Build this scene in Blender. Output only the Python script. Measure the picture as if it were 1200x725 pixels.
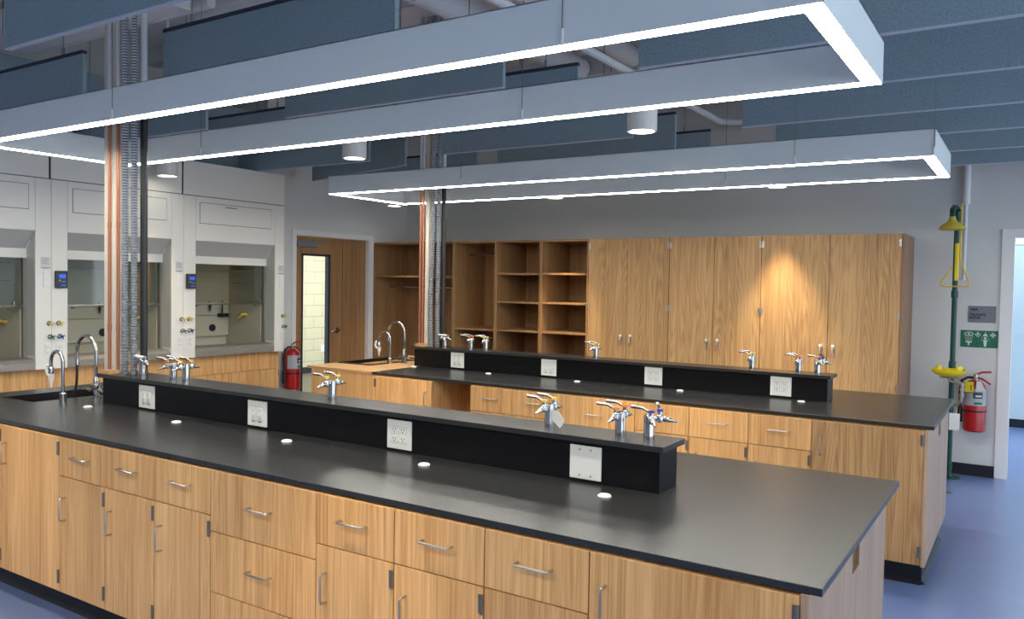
import bpy, bmesh, math, random
from mathutils import Vector, Matrix
random.seed(7)
PI = math.pi
scene = bpy.context.scene
for o in list(bpy.data.objects): bpy.data.objects.remove(o)
COL = scene.collection

# ---------------------------------------------------------------- camera
cd = bpy.data.cameras.new('camera'); cam = bpy.data.objects.new('camera', cd); COL.objects.link(cam)
CF, CX, CY, CZ = 950.70, 0.4115, -2.4299, 1.6470
YAW, PIT, ROL = math.radians(32.716), math.radians(1.8206), math.radians(0.9615)
cd.sensor_fit = 'HORIZONTAL'; cd.sensor_width = 36.0; cd.lens = 36.0*CF/1200.0
fw = Vector((-math.sin(YAW)*math.cos(PIT), math.cos(YAW)*math.cos(PIT), -math.sin(PIT)))
r0 = Vector((math.cos(YAW), math.sin(YAW), 0)); u0 = r0.cross(fw)
rr = r0*math.cos(ROL)+u0*math.sin(ROL); uu = -r0*math.sin(ROL)+u0*math.cos(ROL)
M3 = Matrix((rr, uu, -fw)).transposed()
cam.matrix_world = Matrix.Translation((CX, CY, CZ)) @ M3.to_4x4()
cd.clip_start = 0.05; cd.clip_end = 100
scene.camera = cam

# ---------------------------------------------------------------- world, lights, exposure
STRIP = 18.0
DOWN_W = 70.0
WORLD = 0.95
scene.view_settings.view_transform = 'Standard'; scene.view_settings.look = 'None'
scene.view_settings.gamma = 1.0; scene.view_settings.exposure = 1.35
scene.view_settings.use_curve_mapping = False
w = bpy.data.worlds.new('world'); scene.world = w; w.use_nodes = True
bg = w.node_tree.nodes['Background']; bg.inputs[0].default_value = (0.76, 0.87, 0.98, 1); bg.inputs[1].default_value = WORLD

def lamp(name, kind, loc, energy, color, rot=(0, 0, 0), **kw):
    d = bpy.data.lights.new(name, kind); d.energy = energy; d.color = color
    for k, v in kw.items(): setattr(d, k, v)
    o = bpy.data.objects.new(name, d); COL.objects.link(o); o.location = loc; o.rotation_euler = rot
    return o
# ceiling lamps of the two neighbouring rooms seen through the doors
lamp('corridor_lamp', 'AREA', (-8.7, 7.0, 2.62), 38, (1.0, .95, .85), (0, math.radians(15), 0), shape='RECTANGLE', size=.5, size_y=3.0)
lamp('balance_room_lamp', 'AREA', (1.5, 7.8, 2.9), 55, (.82, .92, 1.0), (0, 0, 0), shape='RECTANGLE', size=2.4, size_y=1.6)

# ---------------------------------------------------------------- materials
def srgb(r, g, b):
    f = lambda c: ((c/255)/12.92 if c/255 <= .04045 else ((c/255+.055)/1.055)**2.4)
    return (f(r), f(g), f(b), 1)
def mat(name, col, rough=.5, metal=0, noise=0, nscale=20, bump=0, spec=.5, emit=None, estr=0, alpha=None, trans=0, coat=0):
    m = bpy.data.materials.new(name); m.use_nodes = True; nt = m.node_tree; b = nt.nodes['Principled BSDF']
    b.inputs['Base Color'].default_value = col; b.inputs['Roughness'].default_value = rough
    b.inputs['Metallic'].default_value = metal; b.inputs['Specular IOR Level'].default_value = spec
    if coat: b.inputs['Coat Weight'].default_value = coat; b.inputs['Coat Roughness'].default_value = .1
    if trans: b.inputs['Transmission Weight'].default_value = trans
    if emit: b.inputs['Emission Color'].default_value = emit; b.inputs['Emission Strength'].default_value = estr
    if noise or bump:
        tc = nt.nodes.new('ShaderNodeTexCoord'); n = nt.nodes.new('ShaderNodeTexNoise')
        n.inputs['Scale'].default_value = nscale; n.inputs['Detail'].default_value = 6
        nt.links.new(tc.outputs['Object'], n.inputs['Vector'])
        if noise:
            mx = nt.nodes.new('ShaderNodeMixRGB'); mx.blend_type = 'MULTIPLY'
            r = nt.nodes.new('ShaderNodeMapRange'); r.inputs[3].default_value = 1-noise; r.inputs[4].default_value = 1+noise
            nt.links.new(n.outputs['Fac'], r.inputs[0]); mx.inputs[0].default_value = 1
            mx.inputs[1].default_value = col; nt.links.new(r.outputs[0], mx.inputs[2]); nt.links.new(mx.outputs[0], b.inputs['Base Color'])
        if bump:
            bp = nt.nodes.new('ShaderNodeBump'); bp.inputs['Strength'].default_value = bump; bp.inputs['Distance'].default_value = .01
            nt.links.new(n.outputs['Fac'], bp.inputs['Height']); nt.links.new(bp.outputs[0], b.inputs['Normal'])
    return m

def wood(name, light, dark, strip=True, cath=0.35, rough=.42, horiz=False):
    """vertical oak veneer: fine streaks + slow tone bands + cathedral arches"""
    m = bpy.data.materials.new(name); m.use_nodes = True; nt = m.node_tree; L = nt.links; N = nt.nodes.new
    b = nt.nodes['Principled BSDF']; b.inputs['Roughness'].default_value = rough; b.inputs['Specular IOR Level'].default_value = .35
    tc = N('ShaderNodeTexCoord'); oi = N('ShaderNodeObjectInfo')
    off = N('ShaderNodeVectorMath'); off.operation = 'SCALE'; off.inputs[0].default_value = (17.3, 9.1, 5.7)
    L.new(oi.outputs['Random'], off.inputs['Scale'])
    ad = N('ShaderNodeVectorMath'); ad.operation = 'ADD'; L.new(tc.outputs['Object'], ad.inputs[0]); L.new(off.outputs[0], ad.inputs[1])
    def streak(sx, sz, detail, rou=.6):
        mp = N('ShaderNodeMapping'); mp.inputs['Scale'].default_value = (sz, sx, sx) if horiz else (sx, sx, sz)
        L.new(ad.outputs[0], mp.inputs[0]); n = N('ShaderNodeTexNoise'); n.inputs['Scale'].default_value = 1
        n.inputs['Detail'].default_value = detail; n.inputs['Roughness'].default_value = rou; L.new(mp.outputs[0], n.inputs['Vector']); return n
    fine = streak(150, 2.2, 3); mid = streak(38, .7, 3); slow = streak(7, .15, 1)
    # cathedral arches
    mp = N('ShaderNodeMapping'); mp.inputs['Scale'].default_value = (6.5, 6.5, .42); L.new(ad.outputs[0], mp.inputs[0])
    cn = N('ShaderNodeTexNoise'); cn.inputs['Scale'].default_value = 1; cn.inputs['Detail'].default_value = 1; L.new(mp.outputs[0], cn.inputs['Vector'])
    mm = N('ShaderNodeMath'); mm.operation = 'MULTIPLY'; mm.inputs[1].default_value = 22; L.new(cn.outputs['Fac'], mm.inputs[0])
    fr = N('ShaderNodeMath'); fr.operation = 'PINGPONG'; fr.inputs[1].default_value = .5; L.new(mm.outputs[0], fr.inputs[0])
    def mul(node, k):
        a = N('ShaderNodeMath'); a.operation = 'MULTIPLY'; a.inputs[1].default_value = k; L.new(node, a.inputs[0]); return a.outputs[0]
    def add(a, c):
        q = N('ShaderNodeMath'); q.operation = 'ADD'; L.new(a, q.inputs[0]); L.new(c, q.inputs[1]); return q.outputs[0]
    s = add(add(mul(fine.outputs['Fac'], .55), mul(mid.outputs['Fac'], .48)), add(mul(slow.outputs['Fac'], .28), mul(fr.outputs[0], cath)))
    cr = N('ShaderNodeValToRGB'); cr.color_ramp.elements[0].position = .50; cr.color_ramp.elements[0].color = dark
    cr.color_ramp.elements[1].position = .86; cr.color_ramp.elements[1].color = light
    L.new(s, cr.inputs[0])
    hs = N('ShaderNodeMixRGB'); hs.blend_type = 'MULTIPLY'; hs.inputs[0].default_value = 1
    rv = N('ShaderNodeMapRange'); rv.inputs[3].default_value = .93; rv.inputs[4].default_value = 1.07; L.new(oi.outputs['Random'], rv.inputs[0])
    L.new(cr.outputs[0], hs.inputs[1]); L.new(rv.outputs[0], hs.inputs[2]); L.new(hs.outputs[0], b.inputs['Base Color'])
    bp = N('ShaderNodeBump'); bp.inputs['Strength'].default_value = .08; bp.inputs['Distance'].default_value = .002
    L.new(fine.outputs['Fac'], bp.inputs['Height']); L.new(bp.outputs[0], b.inputs['Normal'])
    return m

OAK = wood('oak_veneer', srgb(242, 193, 130), srgb(194, 140, 82), cath=.16)
OAKC = wood('oak_cathedral_veneer', srgb(208, 166, 114), srgb(154, 114, 72), cath=.32)
OAKP = wood('oak_end_panel_daylight_tint', srgb(200, 170, 142), srgb(166, 136, 112), cath=.10)  # bench oak with the pale pinkish cast of daylight put into its colour
OAKD = wood('oak_door_veneer', srgb(182, 142, 98), srgb(142, 104, 68), cath=.10)
MAPLE = wood('plywood_top', srgb(214, 172, 120), srgb(192, 146, 96), cath=.05, horiz=True)
EPOXY = mat('black_epoxy_resin', srgb(42, 42, 42), rough=.27, noise=.10, nscale=2.5, spec=.55)
EPOXYV = mat('black_epoxy_upstand', srgb(16, 16, 19), rough=.3, spec=.25)
BASIN = mat('sink_epoxy', srgb(22, 22, 24), rough=.3)
BLACK = mat('black_plastic', srgb(24, 25, 28), rough=.45)
RUBBER = mat('black_rubber_base', srgb(26, 29, 38), rough=.45)
DARKGREY = mat('dark_grey_plastic', srgb(52, 58, 70), rough=.4)
CHROME = mat('chrome', srgb(186, 186, 184), rough=.08, metal=1)
NICKEL = mat('satin_nickel', srgb(190, 186, 178), rough=.28, metal=1)
STEEL = mat('stainless_steel', srgb(160, 157, 148), rough=.4, metal=.4)
STEELD = mat('dark_hinge_steel', srgb(140, 136, 130), rough=.35, metal=.9)
GALV = mat('galvanised_flex', srgb(208, 212, 214), rough=.35, metal=.35)
GROOVE = mat('conduit_groove', srgb(96, 104, 112), rough=.5, metal=.3)
COPPER = mat('copper', srgb(186, 122, 94), rough=.35, metal=.6)
STRUT = mat('cream_strut', srgb(214, 206, 190), rough=.5)
WHITEP = mat('white_plastic', srgb(246, 246, 240), rough=.35)
PLATEL = mat('plate_recess', srgb(206, 206, 202), rough=.5)
SLOT = mat('socket_slots', srgb(34, 34, 34), rough=.6)
HOODW = mat('white_hood_steel', srgb(244, 242, 232), rough=.38)
HOODL = mat('hood_fascia_line', srgb(70, 74, 78), rough=.6)
JAMB = mat('hood_jamb_steel', srgb(206, 206, 196), rough=.42)
HOODG = mat('grey_hood_visor', srgb(192, 191, 184), rough=.45)
LINER = mat('hood_liner', srgb(206, 201, 178), rough=.5)
LINERL = mat('hood_liner_edge', srgb(120, 117, 102), rough=.6)
WALLB = mat('painted_wall_grey', srgb(168, 172, 178), rough=.75, noise=.03, nscale=60)
WALLR = mat('painted_wall_light', srgb(218, 219, 216), rough=.75, noise=.03, nscale=60)
TRIMW = mat('white_door_frame', srgb(236, 236, 234), rough=.4)
DECK = mat('painted_deck', srgb(226, 226, 228), rough=.8, noise=.05, nscale=9)
DUCT = mat('painted_duct', srgb(226, 228, 230), rough=.6)
FELT = mat('felt_baffle', srgb(146, 166, 176), rough=.95, noise=.35, nscale=90, bump=.3, spec=.15)
FELTE = mat('felt_baffle_cap', srgb(52, 62, 76), rough=.9, noise=.2, nscale=90)
FELTL = mat('felt_baffle_edge', srgb(200, 208, 218), rough=.9)
LIGHTB = mat('fixture_housing', srgb(230, 238, 238), rough=.45)
DIFF = mat('lit_diffuser', (1, 1, 1, 1), emit=(1.0, .95, .85, 1), estr=STRIP)
DLENS = mat('lit_downlight_lens', (1, 1, 1, 1), emit=(1.0, .93, .82, 1), estr=5)
FLOORM = mat('blue_vinyl_floor', srgb(108, 126, 172), rough=.28, noise=.10, nscale=5, spec=.5)
CORF = mat('corridor_floor', srgb(110, 104, 92), rough=.5)
RED = mat('extinguisher_red', srgb(172, 18, 22), rough=.28, coat=.4)
HEADY = mat('shower_head_shaded_yellow', srgb(206, 184, 66), rough=.5)  # duller yellow: the shade on the head is put into the colour
YELLOW = mat('safety_yellow', srgb(240, 214, 24), rough=.4)
GREENP = mat('safety_green', srgb(8, 68, 60), rough=.4)
SIGNG = mat('sign_green', srgb(14, 110, 78), rough=.5)
SIGNY = mat('sign_grey', srgb(122, 124, 134), rough=.5)
INK = mat('sign_ink', srgb(38, 42, 58), rough=.6)
PAPER = mat('paper_label', srgb(224, 224, 220), rough=.7)
PRINT = mat('label_print', srgb(150, 152, 156), rough=.7)
BLUEP = mat('valve_blue', srgb(62, 62, 150), rough=.4)
GREENV = mat('valve_green', srgb(30, 120, 70), rough=.4)
ORANGE = mat('valve_orange', srgb(236, 130, 50), rough=.4)
YELV = mat('valve_yellow', srgb(226, 196, 70), rough=.4)
SCREEN = mat('monitor_screen', srgb(20, 50, 130), rough=.2, emit=srgb(40, 90, 200), estr=.5)
CREAMP = mat('balance_room_wall', srgb(206, 222, 228), rough=.8)
def glass(name, tint, a):
    m = bpy.data.materials.new(name); m.use_nodes = True; nt = m.node_tree
    nt.nodes.remove(nt.nodes['Principled BSDF']); out = nt.nodes['Material Output']
    t = nt.nodes.new('ShaderNodeBsdfTransparent'); t.inputs[0].default_value = tint
    g = nt.nodes.new('ShaderNodeBsdfGlossy'); g.inputs['Roughness'].default_value = .05
    mx = nt.nodes.new('ShaderNodeMixShader'); mx.inputs[0].default_value = a
    nt.links.new(t.outputs[0], mx.inputs[1]); nt.links.new(g.outputs[0], mx.inputs[2]); nt.links.new(mx.outputs[0], out.inputs['Surface'])
    return m
SASH = glass('sash_glass', (.80, .83, .82, 1), .07)
PANE = glass('door_glass', (.93, .95, .93, 1), .04)
def block_wall():
    m = mat('cream_block_wall', srgb(222, 214, 186), rough=.7); nt = m.node_tree; b = nt.nodes['Principled BSDF']
    tc = nt.nodes.new('ShaderNodeTexCoord'); sp = nt.nodes.new('ShaderNodeSeparateXYZ'); cb = nt.nodes.new('ShaderNodeCombineXYZ')
    nt.links.new(tc.outputs['Object'], sp.inputs[0]); nt.links.new(sp.outputs[1], cb.inputs[0]); nt.links.new(sp.outputs[2], cb.inputs[1])
    br = nt.nodes.new('ShaderNodeTexBrick'); br.inputs['Scale'].default_value = 1; br.inputs['Brick Width'].default_value = .4; br.inputs['Row Height'].default_value = .2
    br.inputs['Mortar Size'].default_value = .006; br.inputs['Color1'].default_value = srgb(224, 216, 188); br.inputs['Color2'].default_value = srgb(220, 212, 184)
    br.inputs['Mortar'].default_value = srgb(186, 178, 152); nt.links.new(cb.outputs[0], br.inputs['Vector']); nt.links.new(br.outputs[0], b.inputs['Base Color'])
    return m
BLOCK = block_wall()

# ---------------------------------------------------------------- mesh helpers
class MB:
    """collects shapes in world coordinates; build() links them as ONE mesh object"""
    def __init__(s): s.bm = bmesh.new(); s.mats = []; s.cur = 0
    def m(s, mt):
        if mt not in s.mats: s.mats.append(mt)
        s.cur = s.mats.index(mt); return s
    def _f(s, vs, smooth=False):
        try: f = s.bm.faces.new(vs)
        except ValueError: return None
        f.material_index = s.cur; f.smooth = smooth; return f
    def box(s, x0, x1, y0, y1, z0, z1, bev=0, rot=None):
        x0, x1 = sorted((x0, x1)); y0, y1 = sorted((y0, y1)); z0, z1 = sorted((z0, z1))
        v = [s.bm.verts.new(p) for p in [(x0, y0, z0), (x1, y0, z0), (x1, y1, z0), (x0, y1, z0), (x0, y0, z1), (x1, y0, z1), (x1, y1, z1), (x0, y1, z1)]]
        if rot:
            c, R = rot
            for q in v: q.co = Vector(c)+R @ (q.co-Vector(c))
        fs = [s._f([v[i] for i in q]) for q in [(0, 3, 2, 1), (4, 5, 6, 7), (0, 1, 5, 4), (1, 2, 6, 5), (2, 3, 7, 6), (3, 0, 4, 7)]]
        if bev:
            es = list({e for f in fs for e in f.edges})
            r = bmesh.ops.bevel(s.bm, geom=es, offset=bev, segments=2, affect='EDGES', profile=.5)
            for f in r['faces']: f.material_index = s.cur
        return s
    def cyl(s, a, b, r, r2=None, n=16, caps=True):
        a = Vector(a); b = Vector(b); r2 = r if r2 is None else r2
        d = (b-a).normalized(); t = Vector((0, 0, 1)) if abs(d.z) < .9 else Vector((1, 0, 0)); u = d.cross(t).normalized(); v = d.cross(u)
        A = [s.bm.verts.new(a+(u*math.cos(2*PI*i/n)+v*math.sin(2*PI*i/n))*r) for i in range(n)]
        B = [s.bm.verts.new(b+(u*math.cos(2*PI*i/n)+v*math.sin(2*PI*i/n))*r2) for i in range(n)]
        for i in range(n): s._f([A[i], A[(i+1) % n], B[(i+1) % n], B[i]], True)
        if caps: s._f(A[::-1]); s._f(B)
        return s
    def tube(s, pts, r, n=10, caps=True):
        pts = [Vector(p) for p in pts]; rings = []
        rs = r if isinstance(r, (list, tuple)) else [r]*len(pts)
        d0 = (pts[1]-pts[0]).normalized(); t = Vector((0, 0, 1)) if abs(d0.z) < .9 else Vector((1, 0, 0)); u = d0.cross(t).normalized()
        for i, p in enumerate(pts):
            if i == 0: d = pts[1]-pts[0]
            elif i == len(pts)-1: d = pts[-1]-pts[-2]
            else: d = (pts[i+1]-p).normalized()+(p-pts[i-1]).normalized()
            d = d.normalized(); u = (u-d*u.dot(d)).normalized(); v = d.cross(u)
            rings.append([s.bm.verts.new(p+(u*math.cos(2*PI*k/n)+v*math.sin(2*PI*k/n))*rs[i]) for k in range(n)])
        for A, B in zip(rings, rings[1:]):
            for k in range(n): s._f([A[k], A[(k+1) % n], B[(k+1) % n], B[k]], True)
        if caps: s._f(rings[0][::-1]); s._f(rings[-1])
        return s
    def lathe(s, c, prof, n=24, axis='z', caps=True):
        c = Vector(c); rings = []
        for r, h in prof:
            ring = []
            for k in range(n):
                a = 2*PI*k/n; x, y = r*math.cos(a), r*math.sin(a)
                p = Vector((x, y, h)) if axis == 'z' else (Vector((h, x, y)) if axis == 'x' else Vector((x, h, y)))
                ring.append(s.bm.verts.new(c+p))
            rings.append(ring)
        for A, B in zip(rings, rings[1:]):
            for k in range(n): s._f([A[k], A[(k+1) % n], B[(k+1) % n], B[k]], True)
        if caps: s._f(rings[0][::-1]); s._f(rings[-1])
        return s
    def prism(s, poly, axis, a, b):
        """poly: 2-D outline; axis: extrusion axis from a to b"""
        def P(p, h): return {'x': (h, p[0], p[1]), 'y': (p[0], h, p[1]), 'z': (p[0], p[1], h)}[axis]
        A = [s.bm.verts.new(P(p, a)) for p in poly]; B = [s.bm.verts.new(P(p, b)) for p in poly]; n = len(poly)
        for i in range(n): s._f([A[i], A[(i+1) % n], B[(i+1) % n], B[i]])
        s._f(A[::-1]); s._f(B); return s
    def holed(s, x0, x1, y0, y1, z0, z1, hx0, hx1, hy0, hy1):
        O = [(x0, y0), (x1, y0), (x1, y1), (x0, y1)]; I = [(hx0, hy0), (hx1, hy0), (hx1, hy1), (hx0, hy1)]
        vt = [[s.bm.verts.new((p[0], p[1], z)) for p in Q] for z in (z0, z1) for Q in (O, I)]
        ob, ib, ot, it = vt
        for i in range(4):
            j = (i+1) % 4
            s._f([ot[i], ot[j], it[j], it[i]]); s._f([ob[j], ob[i], ib[i], ib[j]])
            s._f([ob[i], ob[j], ot[j], ot[i]]); s._f([ib[j], ib[i], it[i], it[j]])
        return s
    def build(s, name, mt=None, parent=None, mod_bevel=0):
        bmesh.ops.recalc_face_normals(s.bm, faces=s.bm.faces)
        me = bpy.data.meshes.new(name)
        org = Vector((0, 0, 0)); p = parent; loc = Vector((0, 0, 0))
        if parent is not None:
            while p is not None: org += p.location; p = p.parent
        else:
            bb = [v.co for v in s.bm.verts]
            mn = [min(v[i] for v in bb) for i in range(3)]; mxx = [max(v[i] for v in bb) for i in range(3)]
            loc = Vector(((mn[0]+mxx[0])/2, (mn[1]+mxx[1])/2, mn[2])); org = loc
        for v in s.bm.verts: v.co -= org
        s.bm.to_mesh(me); s.bm.free()
        if any(p_.use_smooth for p_ in me.polygons): me.set_sharp_from_angle(angle=math.radians(38))
        if mt is not None and not s.mats: me.materials.append(mt)
        for q in s.mats: me.materials.append(q)
        o = bpy.data.objects.new(name, me); COL.objects.link(o)
        if parent is not None: o.parent = parent
        else: o.location = loc
        if mod_bevel:
            md = o.modifiers.new('bevel', 'BEVEL'); md.width = mod_bevel; md.segments = 2; md.limit_method = 'ANGLE'
        return o
def thing(name, loc, label, cat, group=None):
    o = bpy.data.objects.new(name, None); COL.objects.link(o); o.location = loc; o.empty_display_size = .1
    o['label'] = label; o['category'] = cat
    if group: o['group'] = group
    return o
def tag(o, label, cat, group=None, kind=None):
    o['label'] = label; o['category'] = cat
    if group: o['group'] = group
    if kind: o['kind'] = kind
    return o
def struct(o): o['kind'] = 'structure'; return o
def dup(root, loc, rz, label, group=None):
    r = root.copy(); COL.objects.link(r); r.location = loc; r.rotation_euler = (0, 0, rz); r['label'] = label
    if group: r['group'] = group
    for ch in list(root.children):
        c = ch.copy(); COL.objects.link(c); c.parent = r
        for g in ch.children:
            d = g.copy(); COL.objects.link(d); d.parent = c
    return r
def arc(c, r, a0, a1, n, dx=Vector((1, 0, 0)), dz=Vector((0, 0, 1))):
    return [Vector(c)+dx*(r*math.cos(a0+(a1-a0)*i/n))+dz*(r*math.sin(a0+(a1-a0)*i/n)) for i in range(n+1)]
def text_mesh(name, body, size, loc, rot, mt, parent, extrude=.0004, align='LEFT', bold=0):
    cu = bpy.data.curves.new(name, 'FONT'); cu.body = body; cu.size = size; cu.extrude = extrude; cu.align_x = align; cu.offset = bold
    t = bpy.data.objects.new(name, cu); COL.objects.link(t)
    me = bpy.data.meshes.new_from_object(t.evaluated_get(bpy.context.evaluated_depsgraph_get()))
    bpy.data.objects.remove(t); bpy.data.curves.remove(cu)
    me.transform(Matrix.Translation(Vector(loc)) @ rot.to_4x4())
    p = parent; org = Vector((0, 0, 0))
    while p is not None: org += p.location; p = p.parent
    me.transform(Matrix.Translation(-org))
    me.materials.clear(); me.materials.append(mt)
    o = bpy.data.objects.new(name, me); COL.objects.link(o); o.parent = parent; return o
FACE_NEGY = Matrix(((1, 0, 0), (0, 0, -1), (0, 1, 0)))       # text reading on a wall that faces -Y
FACE_POSX = Matrix(((0, 0, 1), (1, 0, 0), (0, 1, 0)))        # text reading on a wall that faces +X

# ---------------------------------------------------------------- room shell
YW, XL, ZC = 5.903, -6.62, 3.95
HX = -6.32                                   # front plane of the fume hoods
DX0, DX1, DZ = 0.262, 1.30, 2.124            # right doorway clear opening
LD0, LD1, LDZ = 3.969, 5.15, 2.155           # left doorway clear opening (along y)
m = MB().m(FLOORM); m.box(-7.2, 5.5, -6.0, 5.95, -.1, 0); struct(m.build('floor'))
m = MB().m(FLOORM); m.box(-.9, 5.5, 5.95, 9.35, -.1, 0); struct(m.build('floor'))
m = MB().m(CORF); m.box(-10.6, -7.2, 2.4, 10.5, -.1, 0); m.box(-7.2, XL, 5.95, 10.5, -.1, 0); struct(m.build('floor'))
m = MB().m(DECK); m.box(-7.3, 5.5, -6.0, 9.4, ZC, ZC+.15)
for i in range(9): m.box(-7.2, 5.5, -5.0+i*1.25, -4.86+i*1.25, ZC-.16, ZC)
struct(m.build('ceiling'))
# back wall with the doorway on the right
m = MB().m(WALLR); m.box(-6.62, DX0-.03, YW, YW+.14, 0, ZC); m.box(DX1+.03, 5.5, YW, YW+.14, 0, ZC); m.box(DX0-.03, DX1+.03, YW, YW+.14, DZ+.03, ZC)
struct(m.build('wall_back'))
# left wall in the door bay, with the doorway
m = MB().m(WALLR); m.box(XL-.15, XL, 3.56, LD0-.02, 0, ZC); m.box(XL-.15, XL, LD1+.02, YW+.14, 0, ZC); m.box(XL-.15, XL, LD0-.02, LD1+.02, LDZ+.02, ZC)
m.box(-7.2, XL-.15, 3.56, 3.68, 0, ZC)
struct(m.build('wall_left'))
m = MB().m(WALLR); m.box(-7.3, -7.2, -6.0, 3.68, 0, ZC); struct(m.build('wall_left'))
m = MB().m(WALLB); m.box(-7.2, 5.5, -5.6, -5.5, 0, ZC); struct(m.build('wall_front'))
# corridor
m = MB().m(BLOCK); m.box(-10.55, -10.4, 2.4, 10.5, 0, 2.7); struct(m.build('wall_corridor'))
m = MB().m(RUBBER); m.box(-10.4, -10.385, 2.4, 10.5, 0, .11); struct(m.build('baseboard_corridor'))
m = MB().m(WALLR); m.box(-10.55, XL-.15, 2.3, 10.5, 2.7, 2.78); struct(m.build('ceiling'))
# balance room
m = MB().m(CREAMP); m.box(-.9, 5.5, 9.2, 9.35, 0, 3.1); m.box(-.95, -.9, 6.05, 9.35, 0, 3.1); struct(m.build('wall_balance_room'))
m = MB().m(RUBBER); m.box(-.9, 5.5, 9.185, 9.2, 0, .10); struct(m.build('baseboard_balance_room'))
m = MB().m(PAPER); m.box(-.9, 5.5, 6.05, 9.2, 3.0, 3.08); m.box(-.9, 5.5, 7.9, 8.1, 2.16, 3.0); struct(m.build('ceiling'))
# baseboard on the back wall
m = MB().m(RUBBER); m.box(-.52, .165, YW-.008, YW, 0, .10); m.prism([(YW-.008, 0), (YW-.03, 0), (YW-.008, .022)], 'x', -.52, .165)
struct(m.build('baseboard_back'))
m = MB().m(TRIMW)
m.box(.165, DX0, YW-.018, YW, 0, DZ); m.box(DX1, DX1+.1, YW-.018, YW, 0, DZ); m.box(.165, DX1+.1, YW-.018, YW, DZ, DZ+.075)
m.box(DX0-.03, DX0, YW, YW+.14, 0, DZ); m.box(DX1, DX1+.03, YW, YW+.14, 0, DZ); m.box(DX0-.03, DX1+.03, YW, YW+.14, DZ, DZ+.03)
struct(m.build('door_1', mod_bevel=.002))
# left door frame: steel casing
m = MB().m(TRIMW)
m.box(XL, XL+.02, LD0-.062, LD0, 0, LDZ); m.box(XL, XL+.02, LD1, LD1+.09, 0, LDZ); m.box(XL, XL+.02, LD0-.062, LD1+.09, LDZ, LDZ+.065)
m.box(XL-.15, XL, LD0-.02, LD0, 0, LDZ); m.box(XL-.15, XL, LD1, LD1+.02, 0, LDZ); m.box(XL-.15, XL, LD0, LD1, LDZ, LDZ+.02)
struct(m.build('trim_1', mod_bevel=.002))
# left door: wide leaf with a tall pane and a narrow fixed leaf
d2 = bpy.data.objects.new('door_2', None); COL.objects.link(d2); d2.location = (XL-.03, LD0, 0); d2['kind'] = 'structure'
m = MB().m(OAKD); a, b_, g0, g1 = LD0+.003, 4.74, 4.10, 4.515
xd0, xd1 = XL-.075, XL-.03
m.box(xd0, xd1, a, g0, .01, LDZ-.004); m.box(xd0, xd1, g1, b_, .01, LDZ-.004); m.box(xd0, xd1, g0, g1, .01, .24); m.box(xd0, xd1, g0, g1, 1.935, LDZ-.004)
leaf = m.build('door_leaf', None, d2)
m = MB().m(DARKGREY)
m.box(xd0-.004, xd1+.006, g0-.012, g0+.012, .23, 1.95); m.box(xd0-.004, xd1+.006, g1-.012, g1+.02, .23, 1.95); m.box(xd0-.004, xd1+.006, g0, g1, .23, .255); m.box(xd0-.004, xd1+.006, g0-.012, g1+.02, 1.93, 1.955)
m.build('pane_frame', None, leaf)
MB().m(PANE).box(xd0+.018, xd0+.024, g0+.01, g1-.01, .25, 1.94).build('pane', None, leaf)
m = MB().m(CHROME); hy, hz = 4.655, 1.05
m.lathe((xd1, hy, hz), [(.036, 0), (.036, .008), (.03, .012)], axis='x'); m.cyl((xd1+.01, hy, hz), (xd1+.055, hy, hz), .011)
m.tube([(xd1+.052, hy, hz), (xd1+.055, hy-.04, hz), (xd1+.052, hy-.12, hz-.004)], .009)
m.build('door_handle', None, leaf)
m = MB().m(OAKD); m.box(xd0, xd1, 4.748, LD1-.002, .01, LDZ-.004); m.build('fixed_leaf', None, d2)
m = MB().m(mat('closer_grey', srgb(138, 140, 148), rough=.4, metal=.3)); m.box(xd1, xd1+.05, 3.99, 4.29, 2.03, 2.10, bev=.006); m.box(xd1+.01, xd1+.03, 4.25, 4.55, 2.105, 2.118); m.build('door_closer', None, leaf)
tag(MB().m(WHITEP).box(-10.4, -10.392, 8.02, 8.11, .36, .48, bev=.002).build('wall_outlet'), 'small white outlet plate low on the cream block wall beyond the door', 'outlet')

# ---------------------------------------------------------------- ceiling baffles
BZ0, BZ1 = 2.75, 3.10
def baffle(xa, xb, y, lab, rz=0):
    m = MB().m(FELT); t = .012
    cx = (xa+xb)/2
    m.box(xa, xb, y-t, y+t, BZ0+.006, BZ1-.022)
    m.m(FELTL).box(xa, xb, y-t, y+t, BZ0, BZ0+.006)
    m.m(FELTE).box(xa, xb, y-t-.004, y+t+.004, BZ1-.022, BZ1)
    root = thing('acoustic_baffle', (cx, y, BZ0), lab, 'acoustic baffle', 'felt baffles hung in rows under the deck')
    m.build('felt_panel', None, root)
    c = MB().m(STEELD)
    for xx in (xa+.25, xb-.25): c.cyl((xx, y, BZ1), (xx, y, ZC), .003, n=6); c.cyl((xx, y, BZ1), (xx, y, BZ1+.05), .009, n=8)
    c.build('hanger', None, root)
    root.rotation_euler = (0, 0, rz)
    return root
rows = [(-.40, 'nearest'), (.50, 'second'), (1.42, 'third'), (2.30, 'fourth'), (3.17, 'fifth'), (4.02, 'sixth'), (4.875, 'seventh'), (5.72, 'rearmost')]
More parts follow.
